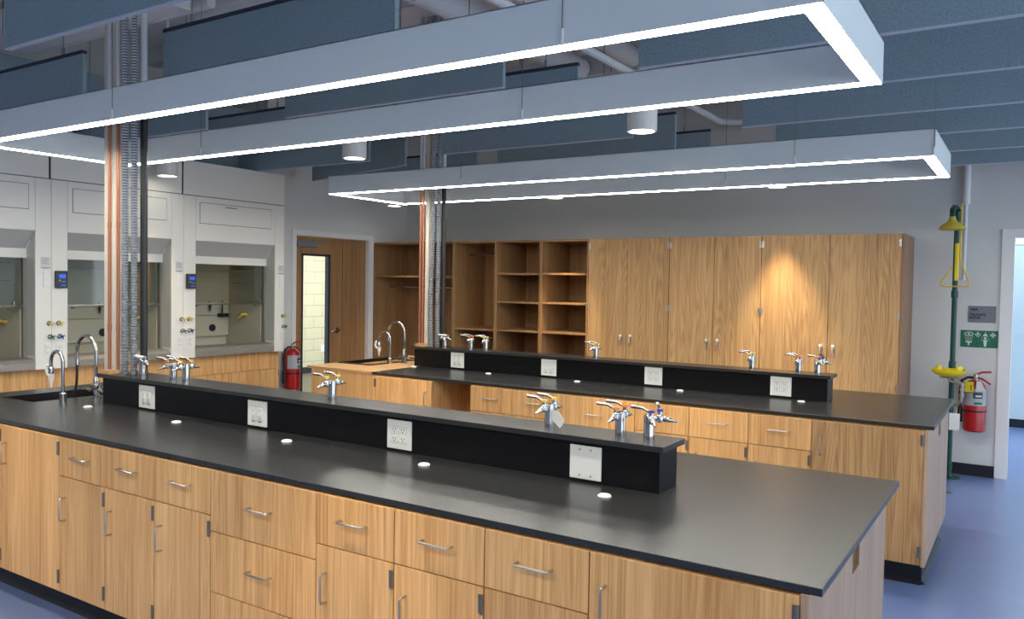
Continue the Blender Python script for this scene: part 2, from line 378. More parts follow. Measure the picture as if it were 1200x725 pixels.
for y, nm in rows:
    cols = [(-3.92, -2.14, 'middle'), (-1.315, .49, 'right hand')]
    if y > 0 and y < 5: cols.insert(0, (-6.57, -4.77, 'left hand'))
    if y > .6: cols.append((.49, 2.30, 'far right'))
    if y == 5.72: cols = [(-1.315, .49, 'right hand'), (.49, 2.3, 'far right')]
    if y == -.4: cols = [(-3.86, -2.14, 'middle'), (-2.14, -.4, 'right hand')]
    for xa, xb, cn in cols:
        if y == 4.02 and cn == 'left hand':
            baffle(-6.42, -4.6, 3.76, 'slate blue felt baffle hanging crooked near the hoods, left end of the sixth row back', math.radians(-15.5)); continue
        baffle(xa, xb, y, 'slate blue felt baffle, %s piece of the %s row back' % (cn, nm))
m = MB().m(FELT); m.box(-6.72, -6.69, -1.0, 3.54, 2.764, 3.45); m.m(FELTL).box(-6.72, -6.69, -1.0, 3.54, 2.76, 2.764)
tag(m.build('acoustic_baffle'), 'long dark felt baffle running along above the fume hoods', 'acoustic baffle')

# ---------------------------------------------------------------- ducts and pipes under the deck
def pipe(name, pts, r, mt, lab, cat, n=20):
    m = MB().m(mt); m.tube(pts, r, n=n)
    return tag(m.build(name), lab, cat)
def ringed(name, a, b, r, lab):
    root = thing(name, a, lab, 'duct'); MB().m(DUCT).cyl(a, b, r, n=24).build('duct_tube', None, root)
    a = Vector(a); b = Vector(b); d = (b-a).normalized(); L_ = (b-a).length
    for i in range(int(L_/1.2)+1): MB().m(DUCT).cyl(a+d*(i*1.2), a+d*(i*1.2+.03), r+.012, n=24).build('duct_collar', None, root)
    return root
ringed('round_duct', (-3.15, -3, 3.62), (-3.15, 4.2, 3.62), .10, 'large round white duct above the middle baffles, left of the pair')
ringed('round_duct', (-2.62, -3, 3.66), (-2.62, 4.2, 3.66), .085, 'white round duct above the middle baffles, right of the pair')
pipe('sprinkler_pipe', [(-2.33, 1.0, 3.33), (-2.33, 5.70, 3.33), (-2.2, 5.80, 3.33), (-.3, 5.80, 3.33)], .032, DUCT, 'white painted pipe bending along the back wall behind the baffles', 'pipe')
def rect_duct(x0, x1, y0, y1, z0, z1, lab):
    root = thing('rectangular_duct', ((x0+x1)/2, (y0+y1)/2, z0), lab, 'duct'); MB().m(DUCT).box(x0, x1, y0, y1, z0, z1, bev=.008).build('duct_body', None, root)
    m = MB().m(DUCT); X = (x1-x0) > (y1-y0); n = int(max(x1-x0, y1-y0)/1.1)
    for i in range(1, n):
        if X: q = x0+(x1-x0)*i/n; m.box(q-.015, q+.015, y0-.012, y1+.012, z0-.012, z1+.012)
        else: q = y0+(y1-y0)*i/n; m.box(x0-.012, x1+.012, q-.015, q+.015, z0-.012, z1+.012)
    m.build('duct_flange', None, root)
    m = MB().m(STEELD)
    for fx in (.2, .8):
        for q in (0, 1): hx = (x0+(x1-x0)*fx) if X else (x0 if q else x1); hy = (y0+(y1-y0)*fx) if not X else (y0 if q else y1); m.cyl((hx, hy, z0), (hx, hy, ZC), .004, n=6)
    m.build('hanger_rod', None, root); return root
rect_duct(-6.5, -4.35, .62, .98, 3.42, 3.62, 'white rectangular duct above the service pipes of the front bench')
rect_duct(-2.02, -1.72, 2.45, 5.70, 3.50, 3.77, 'white rectangular duct running to the back wall above the right baffles')
rect_duct(-4.5, -2.45, 4.25, 4.65, 3.56, 3.76, 'wide white duct crossing near the back wall')
pipe('painted_pipe', [(-6.5, 1.10, 3.50), (-4.3, 1.10, 3.50)], .035, DUCT, 'white painted pipe crossing above the left baffles', 'pipe')
pipe('painted_pipe', [(-5.2, 1.9, 3.52), (-6.5, 2.7, 3.52)], .028, DUCT, 'thin white pipe slanting down above the middle fume hood', 'pipe')
root = thing('cable_tray', (-4.0, 1.2, 3.45), 'white ladder cable tray high up beyond the nearest baffle', 'cable tray')
m = MB().m(DUCT); m.box(-4.6, -3.4, 1.20, 1.22, 3.45, 3.51); m.box(-4.6, -3.4, 1.55, 1.57, 3.45, 3.51); m.build('rail', None, root)
m = MB().m(DUCT)
for i in range(7): m.box(-4.5+i*.18, -4.47+i*.18, 1.22, 1.55, 3.455, 3.475)
m.build('rung', None, root)
m = MB().m(mat('brass_rod', srgb(170, 150, 70), rough=.5)); m.box(-4.22, -3.82, 1.36, 1.385, 3.515, 3.53)
m.build('yellow_strap', None, root)

# ---------------------------------------------------------------- linear pendant fixtures
def fixture(y0, y1, x0, x1, lab, cables):
    z0, z1, t = 2.395, 2.548, .064
    root = thing('linear_pendant', ((x0+x1)/2, (y0+y1)/2, z0), lab, 'pendant light', 'rectangular linear pendants over the benches')
    m = MB().m(LIGHTB); e = .003
    for (a, b_, c, d) in [(x0, x1, y0, y0+e), (x0, x1, y1-e, y1), (x0, x0+e, y0, y1), (x1-e, x1, y0, y1),
                          (x0+t, x1-t, y0+t-e, y0+t), (x0+t, x1-t, y1-t, y1-t+e), (x0+t-e, x0+t, y0+t, y1-t), (x1-t, x1-t+e, y0+t, y1-t)]:
        m.box(a, b_, c, d, z0+.0015, z1)
    for (a, b_, c, d) in [(x0, x1, y0, y0+t), (x0, x1, y1-t, y1), (x0, x0+t, y0, y1), (x1-t, x1, y0, y1)]:
        m.box(a, b_, c, d, z1-.003, z1)
    m.build('housing', None, root)
    m = MB().m(DIFF); e = .0045
    m.box(x0+e, x1-e, y0+e, y0+t-e, z0, z0+.006); m.box(x0+e, x1-e, y1-t+e, y1-e, z0, z0+.006)
    m.box(x0+e, x0+t-e, y0+t-e, y1-t+e, z0, z0+.006); m.box(x1-t+e, x1-e, y0+t-e, y1-t+e, z0, z0+.006)
    m.build('diffuser', None, root)
    for (xx, yy) in cables:
        c = MB().m(STEELD); c.cyl((xx, yy, z0+.05), (xx, yy, ZC), .0016, n=6); c.build('suspension_cable', None, root)
        c = MB().m(WHITEP); c.cyl((xx, yy, z0+.004), (xx, yy, z0+.05), .005, n=8); c.build('cable_gripper', None, root)
    return root
LX0, LX1 = -4.76, -.0745
for y0, y1, lab, cb in [(-.195, .80, 'long rectangular ring light hanging over the nearest bench', [(-.853, 0), (-3.298, 0), (-1.584, 1), (-3.9, 1)]),
                    (2.640, 3.64, 'smaller looking ring light hanging over the rear bench', [(-.829, 0), (-3.33, 0), (-.079, 0), (-1.561, 1), (-4.70, 1)]),
                    (-3.04, -2.045, 'ring light over the aisle in front of the nearest bench, above the viewer', [(-.853, 0), (-3.298, 0)])]:
    fixture(y0, y1, LX0, LX1, lab, [(x, y0-.004 if k == 0 else y1-.064-.004) for x, k in cb])

# ---------------------------------------------------------------- cylinder downlights
def downlight(x, y, lab):
    z0, z1, r = 2.55, 2.86, .088
    root = thing('cylinder_downlight', (x, y, z0), lab, 'downlight', 'white cylinder downlights')
    m = MB().m(HOODW); m.lathe((x, y, 0), [(r-.012, z0+.03), (r-.012, z0), (r, z0), (r, z1), (.02, z1+.006)], n=32, caps=False); m.build('canister', None, root)
    MB().m(DLENS).cyl((x, y, z0+.018), (x, y, z0+.024), r-.013, n=32).build('lens', None, root)
    MB().m(HOODW).cyl((x, y, z1), (x, y, ZC), .012, n=8).build('stem', None, root)
    L = lamp('downlight_bulb', 'SPOT', (0, 0, .012), DOWN_W*(1.5 if y > 4 else 1)*(.3 if x < -6 else 1), (1.0, .78, .48), spot_size=math.radians(53), spot_blend=.6, shadow_soft_size=.06)
    L.parent = root
    return root
for y, ry in [(-.98, 'front'), (2.0, 'middle'), (4.99, 'back')]:
    for x, rx in [(-1.55, 'right'), (-3.84, 'centre'), (-6.10, 'left')]:
        if y > 4 and x < -6: x = -6.05
        if y == -.98 and x < -6: continue
        downlight(x, y, 'white cylinder downlight, %s one of the %s row' % (rx, ry))

# ---------------------------------------------------------------- lab casework
def pull_h(root, x, y, z, L=.118, mt=NICKEL):
    """horizontal wire pull on a face that looks toward -Y at y"""
    s = .03; m = MB().m(mt); r = .0042; h = L/2
    pts = [(x-h, y, z), (x-h, y-s+.008, z)]+[(x-h+.008*(1-math.cos(a)), y-s+.008-.008*math.sin(a), z) for a in (PI/4, PI/2)]
    pts += [(x+h-.008, y-s, z), (x+h-.002, y-s+.003, z), (x+h, y-s+.008, z), (x+h, y, z)]
    m.tube(pts, r, n=8); return m.build('handle', None, root)
def pull_v(root, x, y, z, L=.105, mt=NICKEL):
    s = .03; m = MB().m(mt); h = L/2
    pts = [(x, y, z-h), (x, y-s+.008, z-h), (x, y-s+.003, z-h+.002), (x, y-s, z-h+.008), (x, y-s, z+h-.008), (x, y-s+.003, z+h-.002), (x, y-s+.008, z+h), (x, y, z+h)]
    m.tube(pts, .0042, n=8); return m.build('handle', None, root)
def hinge(root, x, y, z, side=1, mt=STEELD):
    """five-knuckle hinge wrapped round the door edge at x, door to the left when side=1"""
    m = MB().m(mt); xc = x-.006*side; m.box(x-.018*side, xc, y-.003, y, z-.03, z+.03); m.cyl((xc, y-.004, z-.031), (xc, y-.004, z+.031), .0055, n=10)
    return m.build('hinge', None, root)
GAP = .0021
def unit(x0, x1, yf, yb, fronts, lab, wood_m=OAK, z0=.141, z1=.8925, group=None, knee=False):
    root = thing('base_cabinet', ((x0+x1)/2, (yf+yb)/2, 0), lab, 'cabinet', group)
    m = MB().m(OAK); t = .018
    if knee: m.box(x0, x0+.001, yf+.02, yb, z0, z1)
    m.box(x0+.0008, x0+t, yf+.028, yb, z0, z1); m.box(x1-t, x1-.0008, yf+.028, yb, z0, z1); m.box(x0+t, x1-t, yb-t, yb, z0, z1)
    m.box(x0+t, x1-t, yf+.028, yb-t, z0, z0+t); m.box(x0+t, x1-t, yf+.03, yf+.10, z1-t, z1)
    m.build('carcass', None, root)
    for f in fronts:
        kind, fz0, fz1 = f[:3]
        xa, xb = (f[4], f[5]) if len(f) > 4 else (x0, x1)
        mm = MB().m(wood_m); mm.box(xa+GAP, xb-GAP, yf, yf+.019, fz0+GAP, fz1-GAP, bev=.0012)
        fr = mm.build('drawer' if kind == 'drawer' else 'door', None, root)
        if kind == 'drawer': pull_h(fr, (xa+xb)/2, yf, f[3])
        else:
            side = f[3]        # hinge side
            hx = xb if side > 0 else xa; px = xa+.052 if side > 0 else xb-.052
            pull_v(fr, px, yf, f[6] if len(f) > 6 else fz1-.15)
            for hz in (fz1-.055, fz0+.075): hinge(fr, hx-side*.001, yf, hz, side)
    return root
ZS = .703   # line between drawers and doors
DD = lambda: [('drawer', ZS, .888, .806), ('door', .146, ZS, 1)]
F1, B1, G1, H1, E1 = -.364, .987, -.371, .874, -.044
CT0, CT1 = .893, .914
# bench 1 (near)
G1_ = -.350
S1 = [-4.545, -3.995, -3.443, -3.066, -2.698, -2.325, -1.732, -1.365, -.998, -.634, -.050]
D3 = [('drawer', .641, .888, .772), ('drawer', .397, .641, .525), ('drawer', .146, .397, .28)]
names1 = ['oak door cabinet under the near bench sink, mostly outside the view',
          'near bench cabinet with one full height oak door at the left edge',
          'narrow near bench cabinet, leftmost of the three drawer-over-door cabinets',
          'narrow near bench cabinet, middle of the left three drawer-over-door cabinets',
          'narrow near bench cabinet just left of the wide drawer stack',
          'wide near bench cabinet with three stacked drawers',
          'near bench drawer-over-door cabinet just right of the wide drawer stack',
          'near bench drawer-over-door cabinet below the two-gang outlet with four sockets',
          'near bench drawer-over-door cabinet just left of the right end door',
          'near bench cabinet with a full height door at the right end']
for i, lab in enumerate(names1):
    a, b_ = S1[i], S1[i+1]
    if i in (0, 1): fr = [('door', .146, .888, 1, a, b_, .748)]
    elif i == 5: fr = D3
    elif i == 9: fr = [('door', .146, .888, 1, a, b_, .745)]
    else: fr = DD()
    unit(a, b_, G1, .60 if i < 9 else .84, fr, lab, OAK)
def end_panel(dx, dy, x, lab, yn):
    root = thing('end_panel', (x-.01, (G1+H1)/2+dy, 0), lab, 'end panel')
    m = MB().m(OAKP)
    # panel with a small notch for a junction box just under the counter
    y0, y1, na, nb, nz = G1+dy, H1+dy, yn, yn+.115, .812
    m.box(x-.020, x, y0, na, .141, CT0-.001); m.box(x-.020, x, nb, y1, .141, CT0-.001); m.box(x-.020, x, na, nb, .141, nz-.04)
    m.build('panel', None, root)
    m = MB().m(mat('brass_box', srgb(150, 120, 70), rough=.4, metal=.5)); m.box(x-.018, x-.012, na, nb, nz-.04, CT0-.001); m.build('junction_box', None, root)
    return root
end_panel(0, 0, E1+.0145, 'daylight-tinted oak end panel of the near bench with a small notch under the counter', .212)
def toe(y0, y1, x0, x1, lab):
    m = MB().m(RUBBER); m.box(x0, x1, y0, y1, 0, .141)
    m.prism([(y0, 0), (y0-.022, 0), (y0, .022)], 'x', x0, x1); m.prism([(x1, 0), (x1+.018, 0), (x1, .022)], 'y', y0, y1)
    return tag(m.build('plinth'), lab, 'plinth')
toe(G1+.12, H1-.02, -4.5, E1-.02, 'black rubber plinth under the near bench')
# countertop 1
root = thing('countertop', (-2.4, .31, CT0), 'long black epoxy countertop of the near bench', 'countertop')
SK1 = (-4.80, -4.44, 0.0, .60)
m = MB().m(EPOXY); m.holed(-5.0, -2.371, F1, B1, CT0, CT1, *SK1); m.build('left_section', None, root, mod_bevel=.0015)
m = MB().m(EPOXY); m.box(-2.370, 0, F1, B1, CT0, CT1); m.build('right_section', None, root, mod_bevel=.0015)
def ledge(dx, dy, lab):
    x0, x1, y0, y1 = -4.155+dx, -.657+dx, .222+dy, .436+dy
    root = thing('reagent_ledge', ((x0+x1)/2, (y0+y1)/2, CT1), lab, 'bench ledge')
    m = MB().m(EPOXYV); m.box(x0+.025, -2.29+dx, y0+.025, y1-.025, CT1+.0005, 1.064); m.box(-2.288+dx, x1-.022, y0+.025, y1-.025, CT1+.0005, 1.064); m.build('upstand', None, root)
    m = MB().m(EPOXY); m.box(x0, x1, y0, y1, 1.0645, 1.086); m.build('ledge_top', None, root, mod_bevel=.0015)
    return root
ledge(0, 0, 'raised black ledge running along the near bench')
def sink(x0, x1, y0, y1, top, lab, rim):
    root = thing('drop_in_sink', ((x0+x1)/2, (y0+y1)/2, .70), lab, 'sink')
    m = MB().m(BASIN); t = .012; e = .0015
    a, b_, c, d = x0+e, x1-e, y0+e, y1-e
    m.box(a, a+t, c, d, .68, top+rim); m.box(b_-t, b_, c, d, .68, top+rim); m.box(a+t, b_-t, c, c+t, .68, top+rim); m.box(a+t, b_-t, d-t, d, .68, top+rim); m.box(a, b_, c, d, .666, .68)
    m.build('basin', None, root)
    if rim:
        m = MB().m(BASIN); m.holed(x0-.015, x1+.015, y0-.015, y1+.015, top+.0005, top+rim, x0+.01, x1-.01, y0+.01, y1-.01); m.build('rim', None, root)
    MB().m(STEEL).lathe(((x0+x1)/2, (y0+y1)/2, .681), [(.04, 0), (.04, .003), (.02, .002)]).build('drain', None, root)
    return root
sink(*SK1, CT1, 'black epoxy sink sunk in the near bench at the left', 0)

# bench 2 (rear)
DX2, DY2 = -.014, 2.842
G2 = 2.463
S2 = [-4.04, -3.454, -3.088, -2.719, -2.352, -1.763, -1.392, -1.018, -.648, -.062]
lab2 = ['rear bench cabinet with an oak door left of the knee space', None,
        'rear bench cabinet immediately right of the open knee space',
        'rear bench drawer-over-door cabinet, second to the right of the knee space',
        'wide rear bench cabinet of drawers behind the yellow gas taps',
        'rear bench drawer-over-door cabinet right of the wide drawers',
        'rear bench drawer-over-door cabinet behind the corner of the near ledge',
        'rear bench drawer-over-door cabinet just left of the right end door',
        'rear bench cabinet with a broad grained door at the right end']
for i in range(9):
    a, b_ = S2[i], S2[i+1]
    if lab2[i] is None: continue
    if i == 0: fr = [('door', .146, .888, -1, a, b_, .748)]
    elif i == 4: fr = D3
    elif i == 8: fr = [('door', .146, .888, 1, a, b_, .745)]
    else: fr = DD()
    unit(a, b_, G2, 3.05 if i < 8 else 3.50, fr, lab2[i], OAK if i != 8 else OAKC)
m = MB().m(OAK); m.box(-3.453, -3.089, 3.02, 3.04, .141, CT0-.001)
tag(m.build('knee_space_panel'), 'plain oak back panel inside the open knee space of the rear bench', 'panel')
end_panel(0, DY2-.006, -.0425, 'daylight-tinted oak end panel of the rear bench beside the blue floor', 3.04)
toe(G2+.15, 3.60, -4.02, -.069, 'black rubber plinth under the rear bench')
root = thing('countertop', (-2.0, 3.15, CT0), 'long black epoxy countertop of the rear bench', 'countertop')
m = MB().m(EPOXY); m.box(-4.084, -1.951, 2.478, 3.831, CT0, CT1); m.build('left_section', None, root, mod_bevel=.0015)
m = MB().m(EPOXY); m.box(-1.950, -.017, 2.478, 3.831, CT0, CT1); m.build('right_section', None, root, mod_bevel=.0015)
ledge(DX2, DY2, 'raised black ledge running along the rear bench')
SK2 = (-4.80, -4.44, 2.85, 3.60)
root = thing('plywood_counter', (-4.46, 3.17, CT0), 'pale bare wood top around the sink at the left end of the rear bench', 'countertop')
m = MB().m(MAPLE); m.holed(-4.85, -4.0855, 2.50, 3.831, CT0, CT1-.0005, *SK2); m.build('wood_top', None, root, mod_bevel=.001)
sink(*SK2, CT1-.0005, 'black epoxy sink in the bare wood top of the rear bench', .008)
root = thing('sink_cabinet', (-4.43, 3.1, 0), 'plain oak cabinet under the bare wood top of the rear bench', 'cabinet')
m = MB().m(OAK); m.box(-4.80, -4.044, 2.505, 2.525, .141, CT0-.001); m.build('front_panel', None, root)
m = MB().m(OAK); m.box(-4.80, -4.78, 2.526, 3.6, .141, CT0-.001); m.box(-4.064, -4.044, 2.526, 3.6, .141, CT0-.001); m.box(-4.78, -4.064, 3.58, 3.6, .141, CT0-.001); m.build('carcass', None, root)
m = MB().m(RUBBER); m.box(-4.78, -4.06, 2.6, 3.58, 0, .141); m.build('plinth', None, root)

# ---------------------------------------------------------------- grommets on the counters
def grommet(x, y, lab, g):
    m = MB().m(WHITEP); m.lathe((x, y, CT1+.0002), [(.024, 0), (.024, .003), (.019, .007), (.015, .007), (.013, .003), (.004, .002)], n=24)
    return tag(m.build('counter_cap'), lab, 'counter cap', g)
pos = ['leftmost, beside the front sink', 'below the first outlet', 'below the second outlet', 'below the four-socket outlet', 'below the blank plate']
for x, pl in zip((-4.039, -3.234, -2.421, -1.624, -.822), pos): grommet(x, .105, 'small round white cap set in the near counter, '+pl, 'caps set in the near counter')
pos = ['leftmost, beside the wood top', 'right of the first outlet', 'right of the second outlet', 'right of the third outlet', 'right of the last outlet']
for x, pl in zip((-4.07, -3.289, -2.474, -1.658, -.834), pos): grommet(x, .095+DY2+.055, 'small round white cap set in the rear counter, '+pl, 'caps set in the rear counter')

# ---------------------------------------------------------------- outlet plates
def outlet(x0, x1, y, z0, z1, kind, lab, group=None):
    """plate on a face that looks toward -Y"""
    root = thing('outlet_plate', ((x0+x1)/2, y, z0), lab, 'outlet', group)
    m = MB().m(WHITEP); m.box(x0, x1, y-.007, y-.0003, z0, z1, bev=.0025); m.build('plate', None, root)
    cx, cz, q = (x0+x1)/2, (z0+z1)/2, y-.007
    if kind == 'decora':
        for s in (-1, 1):
            X = cx+s*.023; m = MB().m(PLATEL); m.box(X-.0185, X+.0185, q-.0012, q+.001, cz-.037, cz+.037); m.m(WHITEP).box(X-.0165, X+.0165, q-.0035, q, cz-.034, cz+.034, bev=.001)
            m.m(SLOT)
            for zz in (cz+.018, cz-.014):
                m.box(X-.008, X-.006, q-.004, q-.003, zz-.004, zz+.005); m.box(X+.006, X+.008, q-.004, q-.003, zz-.004, zz+.005); m.cyl((X, q-.004, zz-.009), (X, q-.003, zz-.009), .0024, n=8)
            m.box(X-.006, X+.006, q-.004, q-.003, cz-.042, cz-.038)
            m.build('receptacle', None, root)
    elif kind == 'duplex':
        for s in (-1, 1):
            for t in (-1, 1):
                X, Z = cx+s*.023, cz+t*.0195; m = MB().m(PLATEL); m.box(X-.019, X+.019, q-.001, q+.001, Z-.016, Z+.016); m.m(WHITEP)
                m.prism([(X-.013, Z-.014), (X+.013, Z-.014), (X+.017, Z-.006), (X+.017, Z+.006), (X+.013, Z+.014), (X-.013, Z+.014), (X-.017, Z+.006), (X-.017, Z-.006)], 'y', q-.003, q)
                m.m(SLOT).box(X-.008, X-.0055, q-.0036, q-.0028, Z-.001, Z+.009); m.box(X+.0055, X+.008, q-.0036, q-.0028, Z-.001, Z+.009); m.cyl((X, q-.0036, Z-.007), (X, q-.0028, Z-.007), .003, n=8)
                m.build('receptacle', None, root)
    else:
        m = MB().m(NICKEL)
        for s in (-1, 1):
            for t in (-1, 1): m.cyl((cx+s*.023, q-.0015, cz+t*.048), (cx+s*.023, q, cz+t*.048), .004, n=10)
        m.build('screw', None, root)
    return root
YF = .247
for (xa, xb), k, lab in zip([(-3.767, -3.625), (-2.855, -2.716), (-1.94, -1.804), (-1.035, -.904)], ['decora', 'decora', 'duplex', 'blank'],
        ['white plate with two rectangular outlets, left one on the near ledge', 'white plate with two rectangular outlets, second from left on the near ledge',
         'white plate with four round sockets on the near ledge', 'blank white cover plate near the right end of the near ledge']):
    outlet(xa, xb, YF, .925, 1.050, k, lab)
for (xa, xb), k, lab in zip([(-3.74, -3.603), (-2.847, -2.71), (-1.967, -1.83), (-1.058, -.92)], ['decora', 'decora', 'duplex', 'duplex'],
        ['white plate with two rectangular outlets, leftmost on the rear ledge', 'white plate with two rectangular outlets, second from left on the rear ledge',
         'white plate with four sockets in the middle right of the rear ledge', 'white plate with four sockets near the right end of the rear ledge']):
    outlet(xa, xb, YF+DY2, .929, 1.057, k, lab)

# ---------------------------------------------------------------- gas taps
def tap(x, y, col, lab, noz=((-90), (90)), lev=(180, 180), rz=0, plain=False, group='chrome gas taps on the ledges'):
    z = 1.0865
    root = thing('gas_tap', (x, y, z), lab, 'gas tap', group)
    m = MB().m(CHROME); m.lathe((x, y, z), [(.0195, 0), (.0195, .086), (.018, .090), (.010, .091)], n=24); m.build('post', None, root)
    for a, l in zip(noz, lev):
        d = Vector((math.cos(math.radians(a+rz)), math.sin(math.radians(a+rz)), 0)); c = Vector((x, y, z+.076))
        m = MB().m(CHROME); p = c+d*.040
        m.tube([c+d*.015, c+d*.028], .0095, n=12)
        m.lathe(p-Vector((0, 0, .014)), [(.008, 0), (.013, .004), (.0135, .014), (.0125, .024), (.009, .028), (.009, .040)], n=16)
        q = p+d*.010; dn = (d-Vector((0, 0, .22))).normalized()
        m.tube([q, q+dn*.010, q+dn*.014, q+dn*.024, q+dn*.030, q+dn*.056], [.009, .0115, .0085, .0095, .0075, .003], n=12)
        m.build('valve', None, root)
        top = p+Vector((0, 0, .026))
        b = MB().m(CHROME if col is None else col); b.cyl(top, top+Vector((0, 0, .009)), .0115, n=16); b.build('index_button', None, root)
        e = Vector((math.cos(math.radians(l+rz)), math.sin(math.radians(l+rz)), 0))
        h = MB().m(WHITEP if plain else CHROME); s = top+Vector((0, 0, .003))
        if plain: h.tube([s-e*.002, s+e*.02, s+e*.065, s+e*.07], [.006, .008, .009, .004], n=10)
        else: h.tube([s, s+e*.018+Vector((0, 0, .004)), s+e*.034+Vector((0, 0, .012)), s+e*.078+Vector((0, 0, .014)), s+e*.082+Vector((0, 0, .013))], [.005, .0045, .006, .0072, .004], n=10)
        h.build('lever', None, root)
    return root
taps1 = [(-3.878, None, 'chrome tap with a white lever beside the service pipes of the near bench', dict(plain=True, noz=(-15, 165), lev=(180, 180))),
         (-3.593, ORANGE, 'chrome tap with orange buttons, left of a close pair on the near ledge', dict(rz=12)),
         (-3.479, YELV, 'chrome tap with yellow buttons, right of the close pair on the near ledge', dict(rz=12)),
         (-2.371, YELV, 'lone chrome tap with yellow buttons in the middle of the near ledge', dict(rz=5)),
         (-1.181, YELV, 'chrome tap with yellow buttons and a hanging paper tag on the near ledge', {}),
         (-.874, ORANGE, 'chrome tap with orange buttons near the right end of the near ledge', {}),
         (-.760, BLUEP, 'chrome tap with blue buttons at the right end of the near ledge', dict(noz=(-55, 35), lev=(180, 120)))]
for x, c, lab, kw in taps1: tap(x, .335, c, lab, **kw)
taps2 = [(-3.878, None, 'plain chrome tap beside the service pipes of the rear bench', dict(plain=True, noz=(-15, 165), lev=(180, 180))),
         (-3.600, ORANGE, 'chrome tap with orange buttons, left of a pair on the rear ledge', dict(rz=15)),
         (-3.446, YELV, 'chrome tap with yellow buttons, right of the pair on the rear ledge', dict(rz=15)),
         (-2.416, YELV, 'lone chrome tap in the middle of the rear ledge before the oak doors', {}),
         (-1.212, YELV, 'chrome tap on the rear ledge left of the last outlet', {}),
         (-.898, ORANGE, 'chrome tap with orange buttons near the right end of the rear ledge', {}),
         (-.778, BLUEP, 'chrome tap with blue buttons at the right end of the rear ledge', dict(noz=(-55, 35), lev=(180, 120)))]
for x, c, lab, kw in taps2: tap(x, 3.175, c, lab, **kw)
# paper tag on the fifth tap
m = MB().m(PAPER); pts = [(-1.163, 1.158), (-1.128, 1.150), (-1.106, 1.122), (-1.112, 1.102), (-1.124, 1.088), (-1.160, 1.120)]
m.prism(pts, 'y', .318, .3195); tag(m.build('paper_tag'), 'white paper tag hanging from a gas tap on the near ledge', 'tag')

# ---------------------------------------------------------------- faucets
def di_faucet(x, y, zt, lab, sc, rz):
    """slim gooseneck pure-water faucet with white plastic nozzle; spout toward local -x"""
    root = thing('pure_water_faucet', (x, y, CT1), lab, 'faucet')
    m = MB().m(CHROME); m.lathe((x, y, CT1), [(.021, 0), (.021, .045), (.017, .05), (.011, .052)], n=20); m.build('base', None, root)
    R = .062*sc; top = zt-R
    m = MB().m(CHROME); pts = [(x, y, CT1+.05), (x, y, CT1+.15), (x, y, top)]+arc((x-R, y, top), R, 0, PI, 14)[1:]+[(x-2*R, y, top-.03)]
    m.tube(pts, .0105, n=12); m.build('spout', None, root)
    sx = x-2*R
    m = MB().m(CHROME); m.lathe((sx, y, top-.075), [(.010, 0), (.016, .006), (.016, .034), (.012, .045)], n=16); m.build('aerator', None, root)
    m = MB().m(WHITEP); m.lathe((sx, y, top-.155), [(.005, 0), (.007, .02), (.008, .028), (.016, .055), (.017, .080)], n=16); m.build('nozzle', None, root)
    m = MB().m(WHITEP); m.tube([(sx-.01, y, top-.085), (sx-.035, y, top-.08), (sx-.048, y, top-.055), (sx-.035, y, top-.02)], [.008, .009, .010, .009], n=10); m.build('lever', None, root)
    root.rotation_euler = (0, 0, rz); return root
def goose(x, y, zt, R, lab, hose, rz=0):
    root = thing('gooseneck_faucet', (x, y, CT1), lab, 'faucet')
    m = MB().m(CHROME); m.lathe((x, y, CT1), [(.028, 0), (.028, .006), (.021, .012), (.019, .05), (.034, .062), (.034, .078), (.02, .085), (.016, .12), (.011, .13)], n=24); m.build('body', None, root)
    top = zt-R
    m = MB().m(CHROME); pts = [(x, y, CT1+.12), (x, y, CT1+.2), (x, y, top)]+arc((x-R, y, top), R, 0, PI, 16)[1:]+[(x-2*R, y, top-.045)]
    m.tube(pts, .0115, n=12); m.lathe((x-2*R, y, top-.085), [(.010, 0), (.014, .004), (.014, .02), (.012, .04)], n=14); m.build('spout', None, root)
    for s, col in ((-1, BLUEP), (1, RED)):
        m = MB().m(CHROME); m.tube([(x, y, CT1+.06), (x+s*.035, y, CT1+.05), (x+s*.075, y, CT1+.04)], [.013, .011, .010], n=10); m.tube([(x+s*.07, y, CT1+.04), (x+s*.10, y, CT1+.045), (x+s*.145, y, CT1+.036)], [.012, .009, .007], n=10)
        m.build('handle', None, root)
    if hose:
        m = MB().m(BLACK); sx = x-2*R; tz = top-.08
        m.tube([(sx, y, tz), (sx, y, tz-.05), (sx-.004, y, tz-.11), (sx-.015, y-.005, tz-.17), (sx-.05, y-.02, tz-.235), (sx-.09, y-.06, tz-.29), (sx-.10, y-.12, tz-.33)], .0075, n=10); m.build('hose', None, root)
    root.rotation_euler = (0, 0, rz); return root
di_faucet(-4.362, .14, 1.203, 'slim chrome faucet with white nozzle beside the front sink', 1.05, math.radians(0))
goose(-4.352, .335, 1.285, .105, 'tall chrome gooseneck faucet with a black hose at the front sink', True, math.radians(0))
di_faucet(-4.436, 3.10, 1.192, 'slim chrome faucet with white nozzle beside the rear sink', 1.05, 0)
goose(-4.345, 3.19, 1.282, .095, 'tall chrome gooseneck faucet at the rear sink', False, 0)

